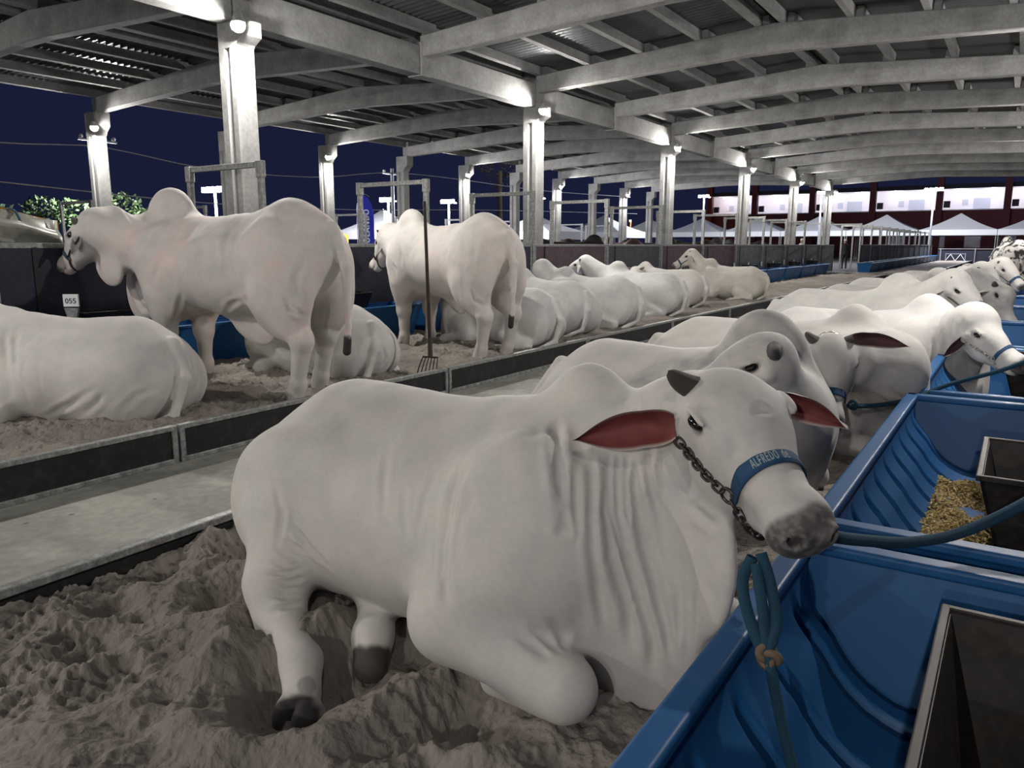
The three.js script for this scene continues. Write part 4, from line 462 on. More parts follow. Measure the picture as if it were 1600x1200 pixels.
// feed: a lumpy mound with loose chips on it
function feedGeometry(x0, x1, a0, a1, base, height, n, seed, hide) { const r = rng(seed), P = [], C = [], I = [], nx = 40, na = 80; const hAt = (u, v) => { const e = Math.min(1, 6 * Math.min(u, 1 - u), 5 * Math.min(v, 1 - v)); return base + height * e * (0.55 + 0.6 * N3(u * 3 + seed, v * 5, 1) + 0.16 * N3(u * 12, v * 22, seed) + (1 - u) * 0.6) - (e < 0.2 ? 0.03 : 0); };
  const put = (g, c) => { const b = P.length / 3, p = g.attributes.position; for (let i = 0; i < p.count; i++) { P.push(p.getX(i), p.getY(i), p.getZ(i)); C.push(...c); } const ix = g.index.array; for (const i of ix) I.push(b + i); };
  for (let j = 0; j <= na; j++) for (let i = 0; i <= nx; i++) { const u = i / nx, v = j / na; P.push(lerp(x0, x1, u), hAt(u, v), A(lerp(a0, a1, v))); C.push(0.16, 0.115, 0.05); }
  for (let j = 0; j < na; j++) for (let i = 0; i < nx; i++) { const p = j * (nx + 1) + i, q = p + nx + 1; I.push(p, p + 1, q, q, p + 1, q + 1); }
  const m = new THREE.Matrix4(), q = new THREE.Quaternion();
  for (let k = 0; k < n; k++) { const u = 0.03 + 0.94 * r(), v = 0.03 + 0.94 * r(), L = 0.008 + 0.022 * r() * r(), g = new THREE.BoxGeometry(L, 0.0025 + 0.002 * r(), 0.003 + 0.004 * r()); q.setFromEuler(new THREE.Euler((r() - 0.5) * 1.2, r() * 6.28, (r() - 0.5) * 1.2)); m.compose(V(lerp(x0, x1, u), hAt(u, v) + 0.004, A(lerp(a0, a1, v))), q, V(1, 1, 1)); g.applyMatrix4(m); const t = r(), w = 0.6 + 0.7 * r(); put(g, t < 0.6 ? [0.5 * w, 0.36 * w, 0.15 * w] : t < 0.85 ? [0.3 * w, 0.25 * w, 0.08 * w] : [0.62 * w, 0.52 * w, 0.32 * w]); }
  const g = new THREE.BufferGeometry(); g.setAttribute('position', new THREE.Float32BufferAttribute(P, 3)); g.setAttribute('color', new THREE.Float32BufferAttribute(C, 3)); g.setIndex(I); g.computeVertexNormals(); return g; }
const M_feed = new THREE.MeshStandardMaterial({ vertexColors: true, roughness: 0.9 });
tag(mesh('chopped_feed', feedGeometry(-0.3, 0.14, 2.62, 4.5, 0.2, 0.13, 8000, 5), M_feed), 'yellow-brown chopped feed heaped in the second blue trough', 'feed', null, 'stuff');
tag(mesh('chopped_feed', feedGeometry(-0.27, 0.14, 5.2, 7.0, 0.2, 0.13, 4000, 9), M_feed), 'yellow-brown chopped feed in the third blue trough', 'feed', null, 'stuff');
tag(mesh('chopped_feed', feedGeometry(-0.1, 0.14, 1.35, 2.0, 0.21, 0.02, 700, 13), M_feed), 'wet scraps of feed left in the front trough', 'feed', null, 'stuff');
tag(mesh('water', metreUV(bx(0.36, 0.006, 1.9, -0.02, 0.236, A(0.98))), new THREE.MeshPhysicalMaterial({ color: 0xb9b59a, roughness: 0.06, transmission: 1, thickness: 0, ior: 1.33 })), 'shallow murky water lying in the bottom of the front trough', 'water', null, 'stuff');
// dark metal boxes hung inside the troughs
const M_box = new THREE.MeshStandardMaterial({ color: 0x4a4642, map: noiseTexture(512, (u, v) => { const n = tileN(u, v, 5, 31.9, 4), m = tileN(u, v, 30, 33.1, 3), sc = tileN(u, v, 9, 35.4, 4); let g = 130 + n * 40 + m * 30; return sc > 0.22 ? [g + 40, g + 12, g - 10] : [g, g * 0.98, g * 0.95]; }, true, 1.2), roughness: 0.55, metalness: 0.3 });
function boxGeometry(w, l, h, taper) { const t = 0.012, g = []; const wall = (p, q, pb, qb, nx, nz) => { const v = [p, q, qb, pb]; const pos = []; for (const o of [0, 1]) for (const c of v) pos.push(c[0] - nx * t * o, c[1], c[2] - nz * t * o); const G = new THREE.BufferGeometry(); G.setAttribute('position', new THREE.Float32BufferAttribute(pos, 3)); G.setIndex([0, 2, 1, 0, 3, 2, 4, 5, 6, 4, 6, 7, 0, 1, 5, 0, 5, 4, 1, 2, 6, 1, 6, 5, 2, 3, 7, 2, 7, 6, 3, 0, 4, 3, 4, 7]); const f = G.toNonIndexed(); f.computeVertexNormals(); g.push(metreUV(f)); };
  const T = [[-w / 2, h, -l / 2], [w / 2, h, -l / 2], [w / 2, h, l / 2], [-w / 2, h, l / 2]], Bt = [[-w / 2 + taper, 0, -l / 2 + taper * 0.6], [w / 2, 0, -l / 2 + taper * 0.6], [w / 2, 0, l / 2 - taper * 0.6], [-w / 2 + taper, 0, l / 2 - taper * 0.6]], N = [[0, -1], [1, 0], [0, 1], [-1, 0]];
  for (let i = 0; i < 4; i++) wall(T[i], T[(i + 1) % 4], Bt[i], Bt[(i + 1) % 4], N[i][0], N[i][1]);
  return g; }
function feedBox(x, y, a, w, l, h, turn, label, group, taper = 0.1) { const t = thing('mineral_box', label, 'box', [x, y, A(a)], turn, group); boxGeometry(w, l, h, taper).forEach((g) => part('side_panel', g, M_box, t)); part('bottom_panel', metreUV(bx(w - taper, 0.012, l - taper * 1.2, taper / 2, 0.006, 0)), M_box, t); part('edge_strip', merge([bx(0.02, 0.02, l + 0.02, -w / 2, h, 0, 0.004), bx(w, 0.02, 0.02, 0, h, l / 2, 0.004), bx(w, 0.02, 0.02, 0, h, -l / 2, 0.004)]), M_box, t); return t; }
feedBox(0.08, 0.25, 1.47, 0.3, 0.98, 0.36, 0, 'rusty dark metal box standing inside the front blue trough');
feedBox(0.1, 0.3, 3.25, 0.3, 0.62, 0.38, 0, 'black metal box standing in the trough of chopped feed');
feedBox(0.08, 0.3, 6.75, 0.26, 0.5, 0.34, 0, 'dark metal box at the end of the third blue trough');
for (let i = 0; i < 11; i++) feedBox(-7.64, 0.5, 3.6 + i * 3.12 + 0.75, 0.28, 0.85, 0.3, Math.PI, `black metal box hung on the far board fence, ${ordinal[i]} from the left`, 'black boxes on the far fence');
// ropes
function rope(label, pts, r = 0.012, mat = M_rope) { const t = thing('lead_rope', label, 'rope'); part('cord', tube(pts.map(([x, y, a]) => V(x, y, A(a))), r, pts.length * 10, 8), mat, t); return t; }
{
  const t = rope('blue lead rope knotted under the foreground bull\'s chin and trailing into the front trough', [[-0.4, 0.80, 1.53], [-0.375, 0.73, 1.5], [-0.36, 0.66, 1.49], [-0.35, 0.63, 1.48], [-0.31, 0.5, 1.46], [-0.25, 0.37, 1.42], [-0.19, 0.28, 1.36], [-0.15, 0.255, 1.27], [-0.13, 0.255, 1.1]], 0.0115);
  part('loop', tube([[-0.41, 0.81, 1.54], [-0.425, 0.76, 1.53], [-0.4, 0.69, 1.505], [-0.36, 0.64, 1.485], [-0.345, 0.69, 1.5], [-0.37, 0.77, 1.53], [-0.395, 0.82, 1.545]].map(([x, y, a]) => V(x, y, A(a))), 0.0125, 60, 8), M_rope, t);
  part('knot', (() => { const g = new THREE.TorusKnotGeometry(0.014, 0.009, 60, 8, 2, 3); g.translate(-0.352, 0.63, A(1.482)); return g; })(), new THREE.MeshStandardMaterial({ color: 0x6b5a49, roughness: 0.95 }), t);
}
rope('thick blue rope sagging between the two front troughs', [[-0.33, 0.82, 1.72], [-0.26, 0.76, 1.9], [-0.16, 0.71, 2.1], [-0.06, 0.71, 2.25], [0.08, 0.78, 2.4], [0.24, 0.92, 2.55]], 0.015);
{ const t = rope('blue lead rope pulled tight from the third bull over the troughs', [[-0.72, 0.585, 4.45], [-0.62, 0.57, 4.6], [-0.45, 0.59, 4.82], [-0.3, 0.66, 4.95], [0, 0.78, 5.05], [0.24, 0.92, 5.1]], 0.013); part('knot', (() => { const g = new THREE.TorusGeometry(0.022, 0.009, 8, 20).rotateY(-0.3); g.translate(-0.7, 0.585, A(4.48)); return g; })(), M_rope, t); }
// pitchfork stuck in the far sand at the kerb
{
  const t = thing('pitchfork', 'pitchfork with a long brown handle standing upright in the sand at the kerb', 'pitchfork', [-4.78, 0.2, A(5.82)], 0.2);
  part('handle', cyl(V(0, 0.2, 0), V(-0.02, 1.66, 0.02), 0.018, 0.016, 12), new THREE.MeshStandardMaterial({ color: 0x5a3d2e, roughness: 0.6, map: boardMap }), t);
  const iron = new THREE.MeshStandardMaterial({ color: 0x4b3f38, roughness: 0.6, metalness: 0.5 });
  part('socket', merge([cyl(V(0, 0.17, 0), V(0, 0.36, 0), 0.024, 0.02, 12), bx(0.17, 0.018, 0.018, 0, 0.165, 0, 0.005)]), iron, t);
  for (let i = 0; i < 6; i++) { const x = -0.08 + i * 0.032; part('tine', tube([V(x, 0.165, 0), V(x * 1.15 - 0.01, 0.1, 0.02), V(x * 1.3 - 0.03, 0.0, 0.03), V(x * 1.35 - 0.05, -0.06, 0.02)], 0.0065, 12, 6), iron, t); }
}

// ---------- fences ----------
const fenceMap = noiseTexture(512, (u, v) => { const n = tileN(u, v, 5, 41.9, 4), m = tileN(u, v, 50, 43.1, 3), sc = tileN(u, v, 26, 44.4, 2); let g = 196 + n * 34 + m * 20; if (sc > 0.5) g += 40; return [g, g, g]; }, true, 0.7);
const tintBoard = (hex) => new THREE.MeshStandardMaterial({ color: hex, map: fenceMap, roughness: 0.6 });
const boards = { navy: tintBoard(0x262a44), plum: tintBoard(0x6c525b), slate: tintBoard(0x55575f), grey: tintBoard(0x80807c) };
const PANEL = 3.12;
const frameGeo = (len) => metreUV(merge([bx(0.05, 0.05, len, 0, 1.445, 0, 0.004), bx(0.05, 0.05, len, 0, 0.2, 0, 0.004), bx(0.05, 1.2, 0.05, 0, 0.82, len / 2 - 0.025), bx(0.05, 1.2, 0.05, 0, 0.82, -len / 2 + 0.025)]));
const fGeo = frameGeo(PANEL - 0.1), bGeo = metreUV(bx(0.025, 1.2, PANEL - 0.2, 0, 0.82, 0));
const strapGeo = metreUV(bx(0.012, 1.2, 0.045, 0.02, 0.83, 0));
const M_dark = new THREE.MeshStandardMaterial({ color: 0x2a2b30, roughness: 0.6, metalness: 0.3 });
function fencePanel(x, a, mat, label, group) { const t = thing('fence_panel', label, 'fence', [x, 0, A(a)], 0, group); part('frame', fGeo, M.steel, t); part('board', bGeo, mat, t); part('upright', strapGeo, M_dark, t).position.z = PANEL * 0.36; return t; }
function hoopGeo(w, h) { return { leg: metreUV(bx(0.075, h, 0.06, 0, h / 2, 0, 0.006)), rail: metreUV(bx(w - 0.04, 0.07, 0.055, 0, h - 0.02, 0, 0.006)), sleeve: metreUV(bx(0.095, 0.2, 0.08, 0, h - 0.075, 0, 0.006)) }; }
const H1 = hoopGeo(1.42, 2.43), H2 = hoopGeo(1.4, 2.5);
function hoop(x0, x1, a, G, label, group) { const t = thing('hoop_frame', label, 'frame', [(x0 + x1) / 2, 0, A(a)], 0, group), d = (x1 - x0) / 2; for (const s of [-1, 1]) { part('leg', G.leg, M.steel, t).position.x = s * d; part('sleeve', G.sleeve, M.steel, t).position.x = s * d; } part('top_rail', G.rail, M.steel, t); return t; }
const hoopA = (k) => 6.35 + (k - 2) * 3.12;
for (let k = 0; k < 13; k++) { const a = hoopA(k); if (a > 38) break;
  hoop(BACK_L, FENCE_L, a, H1, k < 2 ? `galvanised hoop frame over the fence at the far left, ${['outermost', 'nearer the standing bull'][k]}` : `galvanised square tube hoop straddling the board fence, ${ordinal[k - 2]} from the left`);
  const m = k < 4 ? boards.navy : k === 4 || k === 6 || k === 7 ? boards.plum : k === 5 ? boards.slate : boards.grey;
  fencePanel(FENCE_L, a + PANEL / 2, m, k < 2 ? `dark navy fence panel behind the left bulls, ${ordinal[k]} along` : `${m === boards.navy ? 'navy' : m === boards.plum ? 'purplish' : m === boards.slate ? 'slate' : 'grey'} fence board in a steel frame, ${ordinal[k]} along the fence`);
}
fencePanel(FENCE_L, hoopA(0) - PANEL / 2, boards.navy, 'dark navy fence panel at the far left edge');
for (let k = 0; k < 11; k++) { const a = 39.6 + k * 3.12; hoop(BACK_L + B2X, FENCE_L + B2X, a, H1, `distant galvanised hoop past the cross kerb, ${ordinal[k]} of its line`, 'distant hoops past the cross kerb'); fencePanel(FENCE_L + B2X, a + PANEL / 2, k > 9 ? boards.plum : boards.grey, `distant grey fence board past the cross kerb, ${ordinal[k]} of its line`, 'distant fence boards past the cross kerb'); }
for (let k = 0; k < 11; k++) hoop(-20.3, -18.9, 7.2 + k * 3.12, H2, `slim hoop frame at the far side of the left bay, ${ordinal[k]} from the left`, 'hoops at the far side of the left bay');
for (let k = 0; k < 5; k++) { const a = 1.2 + k * 3.12; hoop(0.27, 1.66, a + 1.3, H1, `galvanised hoop right of the troughs outside the view, ${ordinal[k]} of its line`); }
// kerb across the end of the far sand bed, and the kerb that carries on beyond it
{ const t = thing('kerb_board', 'low cross kerb closing the end of the far sand bed', 'kerb', [-6.2, 0, A(37.2)], Math.PI / 2); part('frame', kerbFrame, M.steel, t); part('rubber_panel', kerbBoard, kerbBoardMat, t); }
for (let i = 0; i < 11; i++) kerb(KERB_L + B2X, 40.5 + i * 2.95, `distant kerb board past the cross kerb, ${ordinal[i]} of its line`);
// number tag and the small white plates on the boards
function labelTexture(w, h, draw) { const c = document.createElement('canvas'); c.width = w; c.height = h; const g = c.getContext('2d'); draw(g, w, h); const t = new THREE.CanvasTexture(c); t.colorSpace = THREE.SRGBColorSpace; t.magFilter = THREE.LinearFilter; return t; }
const M_white = new THREE.MeshStandardMaterial({ color: 0xe6e6e4, roughness: 0.5 });
{
  const tex = labelTexture(256, 200, (g, w, h) => { g.fillStyle = '#eef0f2'; g.fillRect(0, 0, w, h); g.fillStyle = '#101216'; g.font = 'bold 118px sans-serif'; g.textAlign = 'center'; g.textBaseline = 'middle'; g.fillText('055', w / 2, h / 2 + 6); });
  const t = thing('number_tag', 'white number tag reading 055 on a stick before the dark fence', 'tag', [-7.55, 0, A(3.86)], 0.0);
  part('stick', bx(0.02, 0.95, 0.02, 0, 0.5, -0.01), M_dark, t);
  const p = part('plate', new RoundedBoxGeometry(0.15, 0.12, 0.012, 2, 0.005), M_white, t); p.position.set(0, 0.93, 0.02); p.rotation.y = 0.6;
  const f = part('number', new THREE.PlaneGeometry(0.142, 0.112), new THREE.MeshStandardMaterial({ map: tex, roughness: 0.5 }), t); f.position.set(0.004, 0.93, 0.028); f.rotation.y = 0.6;
  const b = part('holder', metreUV(ext([[-0.07, 0.1], [0.07, 0.1], [0.045, 0], [-0.045, 0]], 0.03, 0.004)), M.steel, t); b.position.set(0, 0.76, 0.02); b.rotation.y = 0.6;
}
for (let i = 0; i < 18; i++) { const a = 9.2 + i * 1.56; const t = thing('number_plate', `${ordinal[i]} small white plate from the left, clipped to the far fence above the troughs`, 'plate', [FENCE_L + 0.04, 0.72, A(a)], 0, 'small white plates on the far fence'); part('clip', bx(0.03, 0.05, 0.05, 0, 0.16, 0, 0.004), M.steel, t); part('plate', new RoundedBoxGeometry(0.02, 0.15, 0.1, 2, 0.006).translate(0.03, 0.08, 0), M_white, t); }
// grey tarpaulin slung over the fence at the far left
{
  const pos = [], idx = [], n = 60, m = 20; for (let i = 0; i <= n; i++) for (let j = 0; j < m; j++) { const u = i / n, w = j / m * Math.PI * 2, r = 0.15 * (0.75 + 0.5 * Math.pow(Math.sin(Math.PI * clamp(u * 0.94 + 0.03, 0, 1)), 0.5)) * (1 + 0.16 * Math.sin(w * 6 + u * 22 + 2 * N3(u * 6, w, 3)) + 0.2 * N3(u * 7, Math.cos(w) * 2, Math.sin(w) * 2)) * (i === 0 || i === n ? 0.05 : 1); pos.push(-8.35 + Math.cos(w) * r * 1.5, 1.6 + Math.sin(w) * r * (1.0 + 0.2 * u) + 0.07 * Math.sin(u * 5), A(1.8 + u * 2.35)); }
  for (let i = 0; i < n; i++) for (let j = 0; j < m; j++) { const a = i * m + j, b = i * m + (j + 1) % m; idx.push(a, b, a + m, a + m, b, b + m); }
  const g = new THREE.BufferGeometry(); g.setAttribute('position', new THREE.Float32BufferAttribute(pos, 3)); g.setIndex(idx); g.computeVertexNormals();
  const t = thing('tarpaulin', 'crumpled shiny grey tarpaulin bundled on top of the fence at the left', 'tarpaulin'); part('bundle', g, new THREE.MeshPhysicalMaterial({ color: 0x77786f, roughness: 0.35, side: THREE.DoubleSide }), t); part('tie', new THREE.TorusGeometry(0.2, 0.012, 6, 20).translate(-8.35, 1.6, A(3.75)), M_rope, t);
}
// ---------- dark cattle and people in the left bay ----------
{
  const geo = meshField(standPrims({ head: headFrame([1.5, 1.35, 0], [1.85, 0.9, 0.05], [0, 0, 1], 1), poll: [1.5, 1.35, 0] }), 0.04, {}), ear = [-1, 1].map((q) => earGeometry([1.55, 1.2, q * 0.12], [0, -0.3, q], [0.9, 0.1, 0], 0.25, 0.12));
  geo.deleteAttribute('color'); const body = mergeGeometries([geo, ...ear.map((g) => { g.deleteAttribute('color'); return g; })]);
  const tones = [0x17110f, 0x3a1d16, 0x120e0d, 0x2b1712, 0x191413, 0x40241b, 0x130f0e, 0x2a1a15];
  [[-12.2, 21.5, 0.3], [-11.8, 25, 2.6], [-12.5, 28.5, 0.1], [-11.6, 31, 3.4], [-12.3, 33.5, 0.2], [-12.2, 37, 0.4], [-12.0, 40.5, 2.9], [-13.6, 23.2, 3.0]].forEach(([x, a, r], i) => { const t = thing('bull', `dark brown bull behind the board fence in the left bay, ${ordinal[i]} from the left`, 'bull', [x, -0.02, A(a)], r, 'dark cattle behind the fence'); t.scale.setScalar(1.02); part('body', body, new THREE.MeshStandardMaterial({ color: tones[i], roughness: 0.7 }), t); });
}
function person(label, x, y, a, turn, o) {
  const b = o.bend ?? 0, hip = [0, 0.95, 0], sh = [Math.sin(b) * 0.5, 0.95 + Math.cos(b) * 0.5, 0], hd = [sh[0] + Math.sin(b) * 0.2 + 0.03, sh[1] + Math.cos(b) * 0.2 + 0.04, 0];
  const L = [cap(hip, mix3(hip, sh, 0.9), 0.16, 0.17, 0.08), ell(mix3(hip, sh, 0.85), [0.14, 0.15, 0.2], 0.08), cap(mix3(hip, sh, 1), hd, 0.065, 0.065, 0.05), ell(hd, [0.1, 0.125, 0.085], 0.03), ell(add3(hd, [0.1, -0.01, 0]), [0.025, 0.022, 0.018], 0.02)];
  for (const s of [-1, 1]) { L.push(cap([0, 0.92, s * 0.09], [0.03, 0.5, s * 0.1], 0.1, 0.065, 0.05), cap([0.03, 0.5, s * 0.1], [-0.02, 0.09, s * 0.11], 0.062, 0.045, 0.03), cap([-0.04, 0.05, s * 0.11], [0.13, 0.035, s * 0.12], 0.045, 0.035, 0.03)); const e = add3(sh, [0.05 + 0.1 * b, -0.28, s * 0.24]), w = add3(e, [0.2, -0.16, -s * 0.04]); L.push(cap(add3(sh, [0, -0.04, s * 0.18]), e, 0.06, 0.045, 0.05), cap(e, w, 0.043, 0.032, 0.03)); const F = unit3([0.8, -0.5, 0]); L.push(ell(add3(w, mul3(F, 0.05)), [0.05, 0.03, 0.04], 0.02)); for (let k = 0; k < 4; k++) L.push(cap(add3(w, [0.07, -0.03, (k - 1.5) * 0.02]), add3(w, [0.12, -0.08, (k - 1.5) * 0.022]), 0.01, 0.008, 0.006)); L.push(cap(add3(w, [0.04, 0, -s * 0.03]), add3(w, [0.09, -0.02, -s * 0.055]), 0.012, 0.009, 0.008)); }
  const t = thing('person', label, 'person', [x, y, A(a)], turn); t.scale.setScalar(o.tall ?? 1); const skin = [0.35, 0.2, 0.13];
  part('body', meshField(L, 0.016, { color: (px, py, pz) => { const q = (px * Math.sin(b) + (py - 0.95) * Math.cos(b)); if (Math.hypot(px - hd[0], py - hd[1], pz) < 0.17) return skin; if (py < 0.93 && Math.abs(pz) < 0.2 && px < 0.16) return py < 0.1 ? [0.03, 0.03, 0.03] : o.legs; if (q > -0.05 && Math.abs(pz) < 0.235) return o.shirt(q); return py > 0.93 ? o.shirt(q) : skin; } }), new THREE.MeshStandardMaterial({ vertexColors: true, roughness: 0.85 }), t);
  part('cap', merge([new THREE.SphereGeometry(0.112, 18, 10, 0, Math.PI * 2, 0, Math.PI / 2).scale(1, 1, 0.9).translate(hd[0], hd[1] + 0.025, 0), new THREE.CylinderGeometry(0.09, 0.09, 0.012, 16).scale(1, 1, 0.85).translate(hd[0] + 0.09, hd[1] + 0.03, 0)]), new THREE.MeshStandardMaterial({ color: o.cap, roughness: 0.8 }), t);
  return t;
}
person('person stooping behind the fence in a white and navy striped shirt', -9.75, 0, 23.4, 1.3, { tall: 1.1, bend: 0.6, legs: [0.03, 0.035, 0.06], cap: 0x2b3048, shirt: (q) => (Math.floor((q + 10) / 0.07) % 2 ? [0.75, 0.76, 0.8] : [0.03, 0.035, 0.09]) });
person('person in white clothes standing behind the fence near the tents', -10.2, 0, 44.5, 0.6, { legs: [0.7, 0.7, 0.7], cap: 0xe8e8e8, shirt: () => [0.75, 0.75, 0.76] });
person('person in dark clothes and a white cap in the gap between the fences', -9.3, 0, 52, 2.0, { legs: [0.03, 0.03, 0.04], cap: 0xf0f0f0, shirt: () => [0.03, 0.03, 0.035] });

// ---------- outside: wall, tents, building, lights, cables, trees, flag ----------
const M_maroon = new THREE.MeshStandardMaterial({ color: 0x4c1520, roughness: 0.75 }), M_navywall = new THREE.MeshStandardMaterial({ color: 0x151828, roughness: 0.8 }), M_tent = new THREE.MeshStandardMaterial({ color: 0xdcdfe0, roughness: 0.7, side: THREE.DoubleSide }), M_yellow = new THREE.MeshStandardMaterial({ color: 0xf0b428, roughness: 0.7, side: THREE.DoubleSide });
{ const t = thing('boundary_wall', 'low dark blue wall with a steel rail crossing the far end of the aisle', 'wall', [3, 0, A(74.5)]); part('wall_panel', metreUV(bx(18, 1.0, 0.12, 0, 0.5, 0)), M_navywall, t); part('rail', bx(18, 0.05, 0.05, 0, 1.14, 0.08), M.steel, t); for (let i = 0; i < 8; i++) part('post', bx(0.07, 1.2, 0.07, -8.8 + i * 2.5, 0.6, 0.12), M.steel, t); }
{ const t = thing('steel_barrier', 'short lattice steel barrier before the dark blue wall', 'barrier', [-4.6, 0, A(73)], 0); const g = [bx(1.4, 0.05, 0.05, 0, 0.75, 0), bx(1.4, 0.05, 0.05, 0, 0.15, 0), bx(0.05, 0.8, 0.05, -0.7, 0.4, 0), bx(0.05, 0.8, 0.05, 0.7, 0.4, 0)]; part('frame', merge(g), M.steel, t); for (let i = 0; i < 4; i++) part('brace', cyl(V(-0.7 + i * 0.35, i % 2 ? 0.72 : 0.18, 0), V(-0.35 + i * 0.35, i % 2 ? 0.18 : 0.72, 0), 0.02, 0.02, 6), M_white, t); }
function tent(label, x, a, w, d, eave, peak, mat, group, turn = 0) {
  const t = thing('canopy_tent', label, 'tent', [x, 0, A(a)], turn, group), hw = w / 2, hd = d / 2, pos = [], idx = [], n = 8; 
  for (let s = 0; s < 4; s++) { const c = [[-hw, -hd], [hw, -hd], [hw, hd], [-hw, hd]], p = c[s], q = c[(s + 1) % 4]; for (let i = 0; i <= n; i++) for (let j = 0; j <= n; j++) { const u = i / n, v = j / n, ex = lerp(p[0], q[0], v), ez = lerp(p[1], q[1], v); pos.push(lerp(ex, 0, u), eave + (peak - eave) * (u - 0.09 * Math.sin(Math.PI * u)), lerp(ez, 0, u)); if (i < n && j < n) { const b = s * (n + 1) * (n + 1) + i * (n + 1) + j; idx.push(b, b + n + 1, b + 1, b + 1, b + n + 1, b + n + 2); } } }
  const g = new THREE.BufferGeometry(); g.setAttribute('position', new THREE.Float32BufferAttribute(pos, 3)); g.setIndex(idx); g.computeVertexNormals(); part('roof', g, mat, t);
  for (const [x2, z2, ww, dd] of [[0, hd, w, 0.01], [0, -hd, w, 0.01], [hw, 0, 0.01, d], [-hw, 0, 0.01, d]]) part('valance', bx(ww, 0.5, dd, x2, eave - 0.24, z2), mat, t);
  for (const sx of [-1, 1]) for (const sz of [-1, 1]) part('pole', cyl(V(sx * (hw - 0.06), 0, sz * (hd - 0.06)), V(sx * (hw - 0.06), eave, sz * (hd - 0.06)), 0.04, 0.04, 8), M.steel, t);
  return t;
}
[-41.8, -35.7, -29.6, -23.5, -17.4, -11.3, -5.1, 1.0].forEach((x, i) => tent(`white pyramid tent in the row before the maroon building, ${ordinal[i]} from the left`, x, 83, 6.05, 6.05, 2.8, 4.35, M_tent));
tent('white pointed tent beyond the outer columns at the left', -34, 37, 4, 4, 2.3, 3.7, M_tent); tent('low white tent seen between the far left columns', -27, 44, 5, 5, 2.3, 3.4, M_tent); tent('white tent behind the distant hoop frames', -33, 66, 6, 6, 2.6, 4.2, M_tent);
tent('yellow awning beyond the tarpaulin at the far left', -27.4, 11.2, 3.4, 3.4, 2.2, 2.95, M_yellow); tent('yellow awning beyond the blue flag', -32, 28.5, 3.4, 3.4, 2.0, 2.6, M_yellow);
// maroon building with lit galleries
{
  const a0 = 104, W = 50, cx = -12, t = thing('gallery_building', 'long maroon building with brightly lit white galleries on its upper floor', 'building', [cx, 0, A(a0)]);
  const white = new THREE.MeshStandardMaterial({ color: 0xe8e6ea, roughness: 0.8 }), black = new THREE.MeshStandardMaterial({ color: 0x15151a, roughness: 0.6 }), doorM = new THREE.MeshStandardMaterial({ color: 0xb9c0cc, roughness: 0.6 });
  part('lower_wall', metreUV(bx(W, 5.4, 0.4, 0, 2.7, 0)), M_maroon, t); part('parapet', bx(W, 0.1, 0.5, 0, 5.45, 0), white, t);
  part('gallery_floor', bx(W, 0.15, 3.2, 0, 5.3, -1.6), white, t); part('gallery_wall', metreUV(bx(W, 2.9, 0.2, 0, 6.7, -3.1)), white, t); part('gallery_ceiling', bx(W, 0.15, 3.4, 0, 7.95, -1.6), white, t); part('roof_edge', bx(W, 0.5, 0.4, 0, 8.1, 0.1), M_navywall, t);
  for (const px of [-36, -30, -22.8, -15.8, -8.7, -2.0, 4.7]) { part('pillar', metreUV(bx(0.7, 11, 0.7, px - cx, 5.5, 0.25)), M_maroon, t); part('loudspeaker', bx(0.65, 0.75, 0.4, px - cx + 0.75, 6.1, -0.15), black, t); }
  for (const px of [-33, -26.2, -19, -12, -5.2, 1.5]) { part('door', bx(1.7, 1.5, 0.08, px - cx + 0.6, 6.1, -2.96), doorM, t); part('window', bx(0.6, 0.7, 0.07, px - cx - 1.1, 6.4, -2.96), doorM, t);
    for (const s of [-1.6, 1.6]) { part('ceiling_lamp', new THREE.SphereGeometry(0.14, 12, 8).translate(px - cx + s, 7.72, -1.3), M.bulb, t); const l = new THREE.PointLight(0xf3f0ff, 4.5, 0, 2); l.position.set(px - cx + s, 7.72, -1.3); l.shadow.radius = 6; l.castShadow = true; t.add(l); } }
  for (const px of [-13, -8.6, -5, -1.6]) part('window', bx(1.6, 1.3, 0.1, px - cx, 1.8, 0.22), new THREE.MeshPhysicalMaterial({ color: 0x8d8790, roughness: 0.2 }), t);
}
// floodlights on poles
const M_pole = new THREE.MeshStandardMaterial({ color: 0x8b8d90, roughness: 0.5, metalness: 0.4 });
function floodPole(label, x, a, y, heads, power, color = 0xf2f4ff) { const t = thing('flood_pole', label, 'floodlight', [x, 0, A(a)]); part('pole', cyl(V(0, 0, 0), V(0, y, 0), 0.09, 0.06, 10), M_pole, t); const em = new THREE.MeshStandardMaterial({ color: 0xffffff, emissive: color, emissiveIntensity: 30 }); if (heads > 1) part('crossbar', bx(0.2 + heads * 0.34, 0.06, 0.06, 0, y, 0), M_pole, t);
  for (let i = 0; i < heads; i++) { const h = grp('flood_head', t); h.position.set((i - (heads - 1) / 2) * 0.36, y + 0.1, 0.12); h.rotation.y = 0.9; part('housing', bx(0.3, 0.24, 0.12, 0, 0, -0.07, 0.02), M_pole, h); part('lens', bx(0.27, 0.21, 0.02, 0, 0, 0, 0.008), em, h); }
  const l = new THREE.PointLight(color, power, 0, 2); l.position.set(0.25, y + 0.1, 0.6); l.castShadow = true; l.shadow.radius = 8; t.add(l); return t; }
floodPole('cluster of white floodlights on a pole behind the first tall column', -30, 21.9, 3.75, 4, 260); floodPole('triple white floodlight on a pole above the white tent', -30, 33.1, 3.85, 3, 260); floodPole('dazzling white floodlight on a pole behind the pitchfork handle', -30, 38.6, 4.0, 3, 260); floodPole('white floodlight on a pole right of the second tall column', -30, 49.5, 4.8, 2, 260); floodPole('white floodlight low beside the first outer column', -30, 17.1, 3.6, 1, 160);
